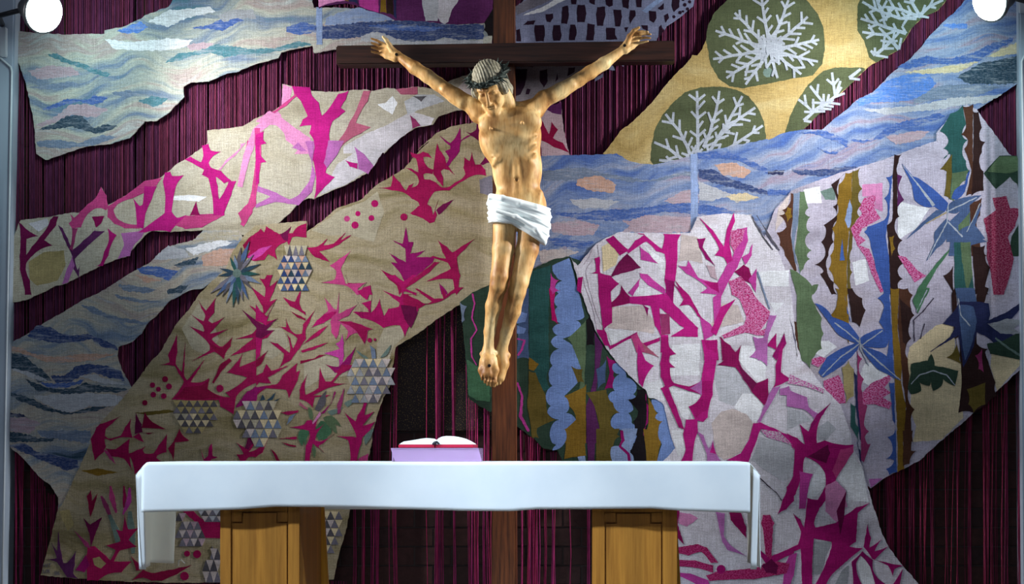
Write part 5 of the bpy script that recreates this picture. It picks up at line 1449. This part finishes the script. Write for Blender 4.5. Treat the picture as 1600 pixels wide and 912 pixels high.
# hands: palms turned to the nave, fingers slightly curled
def hand(wrist, palm, knuckles, mids, tipsf, thumb):
    for a, b in zip(wrist[:-1], palm): f.cone(B(*a), B(*b), 0.016, 0.0125, 0.012)
    for i in range(4):
        f.cone(B(*palm[i % len(palm)]), B(*knuckles[i]), 0.0125, 0.0098, 0.009)
        f.chain([B(*knuckles[i]), B(*mids[i]), B(*tipsf[i])], [0.0080, 0.0068, 0.0054], 0.0035)
    f.chain([B(*p) for p in thumb], [0.015, 0.012, 0.0095, 0.007], 0.008)
hand([(621, 84, -.312), (620, 88, -.312), (618, 90, -.312), (617, 92, -.312), 0],
     [(608, 74, -.302), (606, 79, -.300), (604, 84, -.300), (604, 88, -.302)],
     [(597, 68, -.298), (595.5, 73, -.296), (595, 78, -.296), (596, 84, -.298)],
     [(588.5, 63, -.308), (585.5, 68.6, -.308), (585, 74.8, -.308), (586, 81.8, -.308)],
     [(580, 60, -.318), (575.5, 65.4, -.320), (574.5, 72.4, -.320), (577.5, 79.6, -.318)],
     [(615, 80, -.312), (608.5, 70.5, -.330), (604, 63, -.345), (598.5, 57.5, -.352)])
hand([(974, 74, -.312), (976, 76, -.312), (977, 78, -.312), (978, 79, -.312), 0],
     [(986, 58, -.302), (988, 63, -.300), (989, 68, -.300), (988, 73, -.302)],
     [(995, 50, -.298), (997, 55, -.296), (998, 60.5, -.296), (996, 67.5, -.298)],
     [(1004, 49, -.312), (1008, 53, -.312), (1008, 58.5, -.312), (1004.5, 66, -.312)],
     [(1012, 49.5, -.328), (1016.5, 53.5, -.332), (1016, 59.5, -.330), (1012, 64.5, -.328)],
     [(978, 70, -.312), (983, 57, -.330), (990, 48, -.345), (998.5, 43, -.352)])
# legs
f.chain([B(790, 332, -0.385), B(786, 390, -0.425), B(781, 432, -0.452), B(779, 446, -0.450)], [0.064, 0.054, 0.046, 0.044], 0.014)
f.chain([B(779, 446, -0.450), B(771, 478, -0.418), B(765, 518, -0.385), B(763, 548, -0.370)], [0.042, 0.040, 0.028, 0.026], 0.014)
f.cone(B(780, 434, -0.470), B(779, 448, -0.468), 0.026, 0.022, 0.016)                     # kneecap
f.chain([B(775, 456, -0.462), B(768, 500, -0.42), B(763, 540, -0.388)], [0.014, 0.012, 0.010], 0.014)  # shin
f.chain([B(832, 334, -0.380), B(824, 390, -0.415), B(812, 440, -0.440), B(808, 456, -0.438)], [0.066, 0.056, 0.045, 0.043], 0.014)
f.chain([B(808, 456, -0.438), B(801, 486, -0.405), B(791, 520, -0.370), B(784, 548, -0.345)], [0.042, 0.040, 0.029, 0.026], 0.014)
f.cone(B(812, 444, -0.458), B(809, 458, -0.455), 0.026, 0.022, 0.016)
f.chain([B(806, 466, -0.448), B(796, 508, -0.405), B(786, 540, -0.362)], [0.014, 0.012, 0.010], 0.014)
# feet, one over the other, toes down
f.chain([B(763, 548, -0.368), B(762, 566, -0.395), B(762, 584, -0.412)], [0.030, 0.034, 0.034], 0.016)
f.chain([B(772, 560, -0.39), B(774, 578, -0.412), B(772, 592, -0.418)], [0.016, 0.018, 0.014], 0.014)
f.chain([B(755, 562, -0.385), B(753, 578, -0.405), B(756, 590, -0.412)], [0.016, 0.018, 0.014], 0.014)
f.ell(B(753.5, 553, -0.372), (0.014,) * 3, None, 0.012); f.ell(B(773, 551, -0.372), (0.013,) * 3, None, 0.012)
for i, (x0, y0, x1, y1, r) in enumerate([(773, 590, 772, 602.5, .0115), (767, 591, 767, 602.5, .0088), (762, 590, 762, 601, .0082), (757.5, 588, 757.5, 597.5, .0076), (753.5, 585, 753, 593, .007)]):
    f.chain([B(x0, y0, -0.418), B(x0, (y0 + y1) / 2, -0.432), B(x1, y1, -0.425)], [r, r, r * 0.8], 0.004)
for gx in (770.2, 764.6, 759.8, 755.4): f.cone(B(gx, 587, -0.436), B(gx, 605, -0.437), .0036, .0050, .0025, True)
f.chain([B(784, 548, -0.345), B(786, 568, -0.352), B(781, 590, -0.362)], [0.030, 0.030, 0.026], 0.016)
f.ell(B(793, 555, -0.342), (0.016,) * 3, None, 0.014)
for i, (x0, y0, x1, y1, r) in enumerate([(777, 588, 776, 600, .011), (782, 588, 781, 599, .009), (786.5, 585, 785.5, 594, .008)]):
    f.chain([B(x0, y0, -0.366), B(x1, y1, -0.374)], [r, r * 0.85], 0.005)
# head
HC = B(765, 134, -0.470)
HR = Matrix.Rotation(math.radians(-17), 3, 'Y') @ Matrix.Rotation(math.radians(34), 3, 'X') @ Matrix.Rotation(math.radians(-16), 3, 'Z')
HRn = np.array(HR)
def hp(x, up, fw): return HC + HRn @ np.array((x, -fw, up))
def he(fl, x, up, fw, rx, ru, rf, k=0.012, sub=False): fl.ell(hp(x, up, fw), (rx, rf, ru), HRn, k, sub)
he(f, 0, .030, -.015, .072, .086, .092, .03)
he(f, 0, -.035, .022, .056, .080, .066, .025)
f.cone(hp(-.03, -.085, .04), hp(.0, -.112, .062), .022, .022, .02); f.cone(hp(.03, -.085, .04), hp(0, -.112, .062), .022, .022, .02)
for sx in (-1, 1):
    f.cone(hp(sx * .012, .018, .086), hp(sx * .046, .014, .062), .010, .009, .012)           # brow
    f.ell(hp(sx * .030, -.004, .092), (.017, .017, .013), HRn, .010, True)                     # socket
    f.ell(hp(sx * .030, -.006, .073), (.015, .012, .010), HRn, .004)                           # closed lid
    f.cone(hp(sx * .026, -.007, .0845), hp(sx * .040, -.009, .078), .0018, .0018, .002, True)
    f.cone(hp(sx * .044, -.034, .060), hp(sx * .030, -.060, .062), .016, .012, .018)          # cheek
    f.cone(hp(sx * .020, -.052, .088), hp(sx * .030, -.085, .074), .006, .006, .008, True)     # fold beside the mouth
    f.ell(hp(sx * .010, -.050, .100), (.008, .010, .007), HRn, .005)
f.cone(hp(0, .012, .088), hp(0, -.046, .112), .008, .011, .008)
f.cone(hp(-.017, -.070, .086), hp(.017, -.070, .086), .007, .007, .006)
f.cone(hp(-.015, -.083, .084), hp(.015, -.083, .084), .008, .008, .006)
f.cone(hp(-.022, -.0765, .090), hp(.022, -.0765, .090), .003, .003, .003, True)
FIG = empty('carved_figure', tuple(B(780, 606, -0.40)))
tag(FIG, 'carved wooden crucified man with white loincloth and thorn crown hanging on the cross', 'statue')
fi = Matrix.Translation(-FIG.location)
def fig_part(name, me, mat, parent=None, smooth=False, label=None):
    me.transform(fi); o = link(name, me, mat, parent or FIG, smooth)
    if label: o['label'] = label
    return o
body = fig_part('body', f.mesh('body'), M['skin'])
# hair
lo = HC - 0.19; hi = HC + 0.19
hf = Field(lo, hi, 0.003)
he(hf, 0, .038, -.022, .082, .090, .098, .02)
for sx in (-1, 1):
    hf.chain([hp(sx * .066, .035, .030), hp(sx * .076, -.020, .020), hp(sx * .074, -.034, .012), hp(sx * .068, -.050, .004)], [.020, .020, .016, .010], .014)
    hf.chain([hp(sx * .05, .02, -.07), hp(sx * .06, -.06, -.05), hp(sx * .05, -.12, -.05)], [.035, .035, .022], .02)
hf.ell(hp(0, -.052, .078), (.054, .075, .078), HRn, .008, True)
sl, X, Y, Z = hf.win(lo, hi)                                   # carved locks
lx = (X - HC[0]) * HRn[0][0] + (Y - HC[1]) * HRn[1][0] + (Z - HC[2]) * HRn[2][0]
lz = (X - HC[0]) * HRn[0][2] + (Y - HC[1]) * HRn[1][2] + (Z - HC[2]) * HRn[2][2]
lyy = (X - HC[0]) * HRn[0][1] + (Y - HC[1]) * HRn[1][1] + (Z - HC[2]) * HRn[2][1]
hf.d[sl] += (0.0017 * np.sin(lx * 430 + 8 * np.sin(lyy * 22) + lz * 40)).astype(np.float32)
fig_part('hair', hf.mesh('hair'), M['hair'], body, True, 'grey-green carved hair')
# crown of thorns
cw = MB(); NC = 40
for ph in range(3):
    pts = []
    for i in range(NC + 1):
        a = 2 * math.pi * i / NC; tw = a * 5 + ph * 2 * math.pi / 3
        rr = 1 + 0.07 * math.cos(tw)
        pts.append(Vector(hp(math.cos(a) * .094 * rr, .052 + .010 * math.sin(tw), -.014 + math.sin(a) * .108 * rr)))
    cw.tube(pts, 0.0078, 6, False)
rt = random.Random(5)
for i in range(84):
    a = rt.uniform(0, 2 * math.pi); c = Vector(hp(math.cos(a) * .095, .052 + rt.uniform(-.010, .012), -.014 + math.sin(a) * .109))
    o_ = Vector(hp(0, .05, -.014)); out = (c - o_).normalized()
    dr = (out + Vector((rt.uniform(-.9, .9), rt.uniform(-.9, .9), rt.uniform(-.9, .9)))).normalized()
    cw.tube([c, c + dr * rt.uniform(.026, .046)], [0.0072, 0.0008], 5)
fig_part('thorn_crown', cw.build('tmp', M['thorn']).data, M['thorn'], body, False, 'dark green crown of thorns'); bpy.data.objects.remove(bpy.data.objects['tmp'])
# loincloth
lo = B(752, 396, -0.58); hi = B(872, 290, -0.22); lo[1], hi[1] = -0.57, -0.24
cf = Field(lo, hi, 0.003)
def ellc(px, py, y, rx, ry, rz, roll=0.0, k=0.02):
    cf.ell(B(px, py, y), (rx * PS, ry, rz * PS), np.array(Matrix.Rotation(roll, 3, 'Y')), k)
ellc(811, 326, -0.385, 48, 0.112, 46, 0.15, .03)
ellc(788, 348, -0.405, 25, 0.090, 44, 0.0, .03)
ellc(834, 352, -0.400, 26, 0.092, 48, 0.1, .03)
sl, X, Y, Z = cf.win(lo, hi)
pxX = VX + (X - CX) / PS; pyZ = HY - (Z - CZ) / PS
slope = 0.25
top = 303 + (pxX - 765) * slope
t_ = (pyZ - top) / 60.0
fan = pyZ - (303 + (pxX - 765) * (slope + 0.30 * np.clip(t_, 0, 1)))
cf.d[sl] += (0.0035 * np.sin(fan * 0.75) * (Y < -0.36) + 0.0015 * np.sin(fan * 1.9 + pxX * 0.05)).astype(np.float32)
bot = np.where(pxX < 800, 349 + (pxX - 765) * 0.10, 352 + (pxX - 800) * 0.62)
cut = np.maximum(top - pyZ, pyZ - bot) * PS
h = np.maximum(cf.d[sl], cut); cf.d[sl] = h.astype(np.float32)
cf.chain([B(767, 306, -0.44), B(785, 309, -0.492), B(812, 317, -0.497), B(838, 324, -0.475), B(855, 328, -0.41)], [.013, .014, .014, .013, .012], .010)
cf.chain([B(766, 308, -0.43), B(764, 318, -0.36), B(775, 310, -0.30)], [.012, .012, .012], .01)
cf.chain([B(776, 330, -0.505), B(806, 338, -0.508), B(838, 358, -0.498), B(850, 376, -0.45)], [.008, .010, .011, .010], .014)
cf.chain([B(852, 332, -0.43), B(855, 352, -0.43), B(851, 379, -0.43)], [.012, .014, .010], .014)
fig_part('loincloth', cf.mesh('loincloth'), M['cloth'], body, True, 'white folded loincloth')
# nails
for nm, a, b in (('nail', B(619.5, 85, -0.337), B(618, 85, -0.27)), ('nail', B(976, 71, -0.337), B(977, 71, -0.27)), ('nail', B(764.5, 571, -0.440), B(765, 571, -0.30))):
    a, b = Vector(a), Vector(b); d_ = (b - a).normalized()
    fig_part('nail', MB().tube([a, a + d_ * .006, a + d_ * .006, b], [.0085, .0085, .004, .003], 8).build('tmpn', M['nail']).data, M['nail'], body); bpy.data.objects.remove(bpy.data.objects['tmpn'])

# ---------------------------------------------------------------- altar
YF, YB = -2.36, -1.56
ALT = empty('altar_table', (W(703, 0, YF).x, (YF + YB) / 2, 0))
tag(ALT, 'oak altar table on two panelled pedestals in front of the cross', 'table')
ai = Matrix.Translation(-ALT.location)
def altar_part(name, mb, mat, parent=ALT, bevel=0.0):
    o = mb.build(name, mat, parent, bevel=bevel); o.data.transform(ai); return o
ztop = W(0, 722, YF).z - 0.004
x0, x1 = W(231, 0, YF).x, W(1171, 0, YF).x
altar_part('tabletop', MB().box(x0, x1, YF + .012, YB - .012, ztop - 0.07, ztop), M['oak'], bevel=0.004)
def pedestal(pxl, pxr, pxb, notch):
    yf = YF + 0.035; yb = yf + 0.66
    xl, xr = W(pxl, 0, yf).x, W(pxr, 0, yf).x
    zt = ztop - 0.07
    body_ = altar_part('pedestal', MB().box(xl, xr, yf + 0.012, yb, 0.0, zt), M['oak'], bevel=0.003)
    nl, nr, ol, orr, zn_top, zn = notch
    X_ = lambda p: W(p, 0, yf).x
    Zz = lambda p: W(0, p, yf).z
    def pc(name, a, b, z0, z1, dep=0.0, mat='oak'):
        altar_part(name, MB().box(a, b, yf + dep, yf + 0.0125, z0, z1), M[mat], body_, 0.002)
    pc('stile', xl, X_(ol), 0.0, zt); pc('stile', X_(orr), xr, 0.0, zt)
    pc('rail', X_(ol) + .001, X_(orr) - .001, Zz(zn_top), zt)
    pc('corner_block', X_(ol) + .001, X_(nl), Zz(zn), Zz(zn_top) - .001); pc('corner_block', X_(nr), X_(orr) - .001, Zz(zn), Zz(zn_top) - .001)
    g = 0.006
    P_ = [(X_(ol) + g, 0.05), (X_(orr) - g, 0.05), (X_(orr) - g, Zz(zn) - g), (X_(nr) - g, Zz(zn) - g), (X_(nr) - g, Zz(zn_top) - g), (X_(nl) + g, Zz(zn_top) - g), (X_(nl) + g, Zz(zn) - g), (X_(ol) + g, Zz(zn) - g)]
    n8 = len(P_)
    altar_part('panel', MB().add([(x, yf + .002, z) for x, z in P_] + [(x, yf + .0125, z) for x, z in P_], [tuple(range(n8)), tuple(range(2 * n8 - 1, n8 - 1, -1))] + [(q, (q + 1) % n8, (q + 1) % n8 + n8, q + n8) for q in range(n8)]), M['oak'], body_)
    return body_, xl, xr, yf, yb, zt
pA = pedestal(344, 468, 503, (377.5, 434, 361, 450, 799, 815))
pB = pedestal(925, 1058, 0, (962, 1018, 945, 1035, 800, 816))
for b_, xl, xr, yf, yb, zt in (pA, pB):      # splayed foot boards behind each pedestal, lit look put into the oak colour
    m_ = MB(); w_ = 0.03
    m_.hexa([(xl - .002, yb - .03, 0), (xl - .002, yb - .03, zt), (xl - .002, yb, 0), (xl - .002, yb, zt), (xr + .06, yb - .03, 0), (xr + .003, yb - .03, zt), (xr + .06, yb, 0), (xr + .003, yb, zt)])
    altar_part('back_board', m_, M['oak_lit'], b_, 0.0)

# cloth: top sheet with four hanging sides, slightly waved
def sheet(name, fn, nu, nv, mat, parent, thick=0.003):
    V, Fc = [], []
    for i in range(nu + 1):
        for j in range(nv + 1): V.append(fn(i / nu, j / nv))
    for i in range(nu):
        for j in range(nv):
            a = i * (nv + 1) + j; Fc.append((a, a + nv + 1, a + nv + 2, a + 1))
    return V, Fc
CL = empty('altar_cloth', (W(703, 0, YF).x, (YF + YB) / 2, ztop + 0.004))
tag(CL, 'long white altar cloth with hanging ends draped over the oak table', 'tablecloth')
cli = Matrix.Translation(-CL.location)
def cloth_part(name, fn, nu, nv):
    V, Fc = sheet(name, fn, nu, nv, None, None)
    me = mesh(name, V, Fc); me.transform(cli)
    o = link(name, me, M['linen'], CL, True)
    sm = o.modifiers.new('thickness', 'SOLIDIFY'); sm.thickness = 0.003; sm.offset = 0
    return o
hem_front = [(223, 800), (300, 798), (380, 795), (430, 791), (500, 791.5), (600, 794), (720, 797.5), (800, 798), (840, 795), (930, 794.5), (1020, 794), (1060, 797), (1110, 799), (1171, 801)]
hf_ = lerp_tab(hem_front)
zc = ztop + 0.004
def hemz(x): return W(0, hf_(VX + (x - CX) / S(YF)), YF).z
xe0, xe1 = W(222.5, 0, YF).x, W(1172, 0, YF).x
XL, XR = W(213.5, 0, YF).x, W(1186.5, 0, YF).x
def topz(x): return zc - 0.052 * max(0.0, 1 - min(x - XL, XR - x) / 0.046) ** 1.15
def top_fn(u, v):
    x = XL + (XR - XL) * u; y = YF - 0.006 + (YB - YF + 0.012) * v
    e = min(x - XL, XR - x); dz = 0.0
    return (x, y, topz(x))
cloth_part('cloth_top', top_fn, 240, 8)
def front_fn(u, v):
    x = xe0 + (xe1 - xe0) * u; zb_ = hemz(x); zt_ = topz(x); z = zt_ + (zb_ - zt_) * v
    y = YF - 0.006 - 0.006 * math.sin(v * math.pi / 2) - v * (0.008 * math.sin(x * 3.3) + 0.006 * math.sin(x * 7.1 + 1) + 0.003 * math.sin(x * 17))
    return (x, y, z)
cloth_part('front_drop', front_fn, 200, 14)
cloth_part('back_drop', lambda u, v: (xe0 + (xe1 - xe0) * u, YB + 0.007 + 0.004 * v, zc - 0.22 * v), 60, 6)
zlow = W(0, 889, YF).z
def left_fn(u, v):      # u front to back, v down
    y = YF - 0.010 + (YB - YF + 0.016) * u; z = zc - 0.052 + (zlow + 0.012 * math.sin(u * 5) - zc + 0.052) * v
    s_ = math.sin(min(1, v * 5) * math.pi / 2)
    x = XL + 0.012 * v + (0.010 + 0.010 * v) * math.sin(u * 9 + 0.5) * v - 0.03 * v * u
    return (x, y, z)
cloth_part('left_drop', left_fn, 30, 24)
def right_fn(u, v):
    y = YF - 0.010 + (YB - YF + 0.016) * u; z = zc - 0.052 + (zlow + 0.01 * math.sin(u * 4) - zc + 0.052) * v
    s_ = math.sin(min(1, v * 5) * math.pi / 2)
    x = XR - 0.010 * v + (0.008 + 0.010 * v) * math.sin(u * 8 + 1.0) * v
    return (x, y, z)
cloth_part('right_drop', right_fn, 30, 24)
# folded corner flaps that turn round from the ends to the front edge
def flap(xa, xb, side, name):
    def fn(u, v):
        x = xa + (xb - xa) * u; zt_ = topz(x) - 0.002; z = zt_ + (zlow - zt_) * v
        return (x + (0.012 * v if side < 0 else -0.012 * v), YF - 0.008 + 0.006 * u, z)
    return fn
cloth_part('corner_fold', flap(XL, W(224, 0, YF).x, -1, 'l'), 4, 12)
cloth_part('corner_fold', flap(XR, W(1177, 0, YF).x, 1, 'r'), 4, 12)
tie = MB().tube([W(279, 884, YB), W(279.5, 876, YB), W(283, 874, YB), W(289, 880, YB)], 0.003, 6).build('tie_ribbon', M['linen'], CL); tie.data.transform(cli)

# ---------------------------------------------------------------- book stand and open book
YS = -2.12
ST = empty('book_stand', (W(682, 0, YS).x, YS + 0.14, zc + 0.001))
tag(ST, 'low clear acrylic book stand on the altar cloth under the open book', 'book stand')
si = Matrix.Translation(-ST.location)
a_, b_2, c_, d_2 = W(611, 701.5, YS - .01), W(747, 701.5, YS - .01), W(752, 0, YS), W(617, 0, YS)
zs0, zs1 = zc + 0.002, W(0, 701.5, YS).z
xl, xr = W(614, 0, YS).x, W(750, 0, YS).x
o = MB().hexa([(W(617, 0, YS).x, YS, zs0), (W(611, 0, YS).x, YS - .006, zs1), (W(617, 0, YS).x, YS + .006, zs0), (W(611, 0, YS).x, YS, zs1),
               (W(753, 0, YS).x, YS, zs0), (W(748, 0, YS).x, YS - .006, zs1), (W(753, 0, YS).x, YS + .006, zs0), (W(748, 0, YS).x, YS, zs1)]).build('front_plate', M['acrylic'], ST); o.data.transform(si)
o = MB().box(W(611, 0, YS).x, W(748, 0, YS).x, YS - .008, YS + .27, zs1, zs1 + .005).build('shelf', M['acrylic'], ST, bevel=0.001); o.data.transform(si)
for px in (612, 746):
    o = MB().box(W(px, 0, YS).x, W(px, 0, YS).x + .006, YS + .010, YS + .26, zs0, zs1).build('side_plate', M['acrylic'], ST); o.data.transform(si)
BK = empty('open_book', (W(682, 0, YS).x, YS + 0.13, zs1 + 0.006))
tag(BK, 'thick open book with red cover lying on the acrylic stand', 'book')
bi = Matrix.Translation(-BK.location)
sp = S(YS)
zbk = zs1 + 0.006; y0b, y1b = YS - 0.002, YS + 0.26
def bk(name, mb, mat, bev=0.0, smooth=False):
    o = mb.build(name, mat, BK, smooth, bevel=bev); o.data.transform(bi); return o
bx = lambda p: W(p, 0, YS).x
th = 5.2 * sp
bk('cover', MB().box(bx(622.5), bx(679), y0b, y1b, zbk, zbk + th), M['red'], 0.002)
bk('cover', MB().box(bx(680), bx(740), y0b, y1b, zbk, zbk + th), M['red'], 0.002)
def pages(prof, name='page_block'):
    m_ = MB(); n = len(prof)
    v = []
    for y in (y0b + .004, y1b - .004):
        for px, pz in prof: v.append((bx(px), y, zbk + th + pz * sp + 0.0005))
        for px, pz in prof[::-1]: v.append((bx(px), y, zbk + th + 0.0005))
    k = 2 * n
    fcs = [tuple(range(k))[::-1], tuple(range(k, 2 * k))] + [(i, (i + 1) % k, (i + 1) % k + k, i + k) for i in range(k)]
    m_.add(v, fcs); return bk(name, m_, M['page'])
pages([(624, 0.3), (627, 2.5), (631, 4.5), (640, 5.8), (650, 7.4), (660, 9.2), (666, 9.8), (671, 9.2), (675, 7.0), (679, 3.2)])
pages([(680, 3.2), (682, 6.5), (685, 9.5), (690, 12.0), (697, 13.1), (704, 13.0), (712, 11.6), (720, 9.6), (728, 6.2), (734, 3.0), (737.5, 0.4)])
bk('ribbon', MB().tube([(bx(676), y0b - .004, zbk + th + .001), (bx(679), y0b - .006, zbk + th + .006), (bx(683), y0b - .007, zbk + th + .010), (bx(687), y0b - .005, zbk + th + .002)], [.004, .007, .006, .003], 8), M['blackr'], 0, True)

# ---------------------------------------------------------------- flood lamps on the pilasters
def flood(px, py, y, target, side, label, power):
    c = Vector(W(px, py, y)); t = Vector(target)
    root = empty('flood_lamp', c); tag(root, label, 'lamp')
    d = ((t - c).normalized() * 0.55 + Vector((0, -1, 0)) * 0.45).normalized()
    q = d.to_track_quat('Z', 'Y').to_matrix().to_4x4()
    def lathe(prof, name, mat):
        m_ = MB(); n = 28
        v = [tuple(q @ Vector((r * math.cos(2 * math.pi * i / n), r * math.sin(2 * math.pi * i / n), z))) for r, z in prof for i in range(n)]
        fc = [(k * n + i, k * n + (i + 1) % n, (k + 1) * n + (i + 1) % n, (k + 1) * n + i) for k in range(len(prof) - 1) for i in range(n)]
        m_.add(v, fc); return m_.build(name, mat, root, True)
    lathe([(0.002, -.16), (.04, -.16), (.055, -.13), (.07, -.08), (.105, -.02), (.112, .0), (.112, .015), (.104, .015)], 'housing', M['housing'])
    lathe([(.103, .010), (.098, .03), (.08, .05), (.05, .064), (.02, .069), (.001, .070)], 'lens', M['lens'])
    ar = MB().tube([tuple(q @ Vector((0, 0, -.12))), (-side * 0.28, 0.20, 0.02), (-side * 0.33, -0.10 - y + 0.004, 0.02)], 0.014, 8).build('arm', M['housing'], root, True)
    l = bpy.data.lights.new('flood_light', 'SPOT'); l.energy = power; l.color = (1.0, 0.95, 0.88); l.spot_size = math.radians(105); l.spot_blend = 1.0; l.shadow_soft_size = 0.09
    lo_ = bpy.data.objects.new('flood_light', l); COL.objects.link(lo_); lo_.parent = root
    lo_.location = d * 0.085; lo_.rotation_euler = (t - (c + d * 0.085)).to_track_quat('-Z', 'Y').to_euler()
    p_ = bpy.data.lights.new('flood_spill', 'POINT'); p_.energy = 20; p_.color = (0.78, 1.0, 0.96); p_.shadow_soft_size = 0.08
    po = bpy.data.objects.new('flood_spill', p_); COL.objects.link(po); po.parent = root; po.location = d * 0.17
flood(66, 18, -0.52, W(800, 300, -0.38), 1, 'glaring round flood lamp at the upper left corner of the tapestry', 300)
flood(1549, 0, -0.52, W(800, 300, -0.38), -1, 'glaring round flood lamp at the upper right corner of the tapestry', 300)
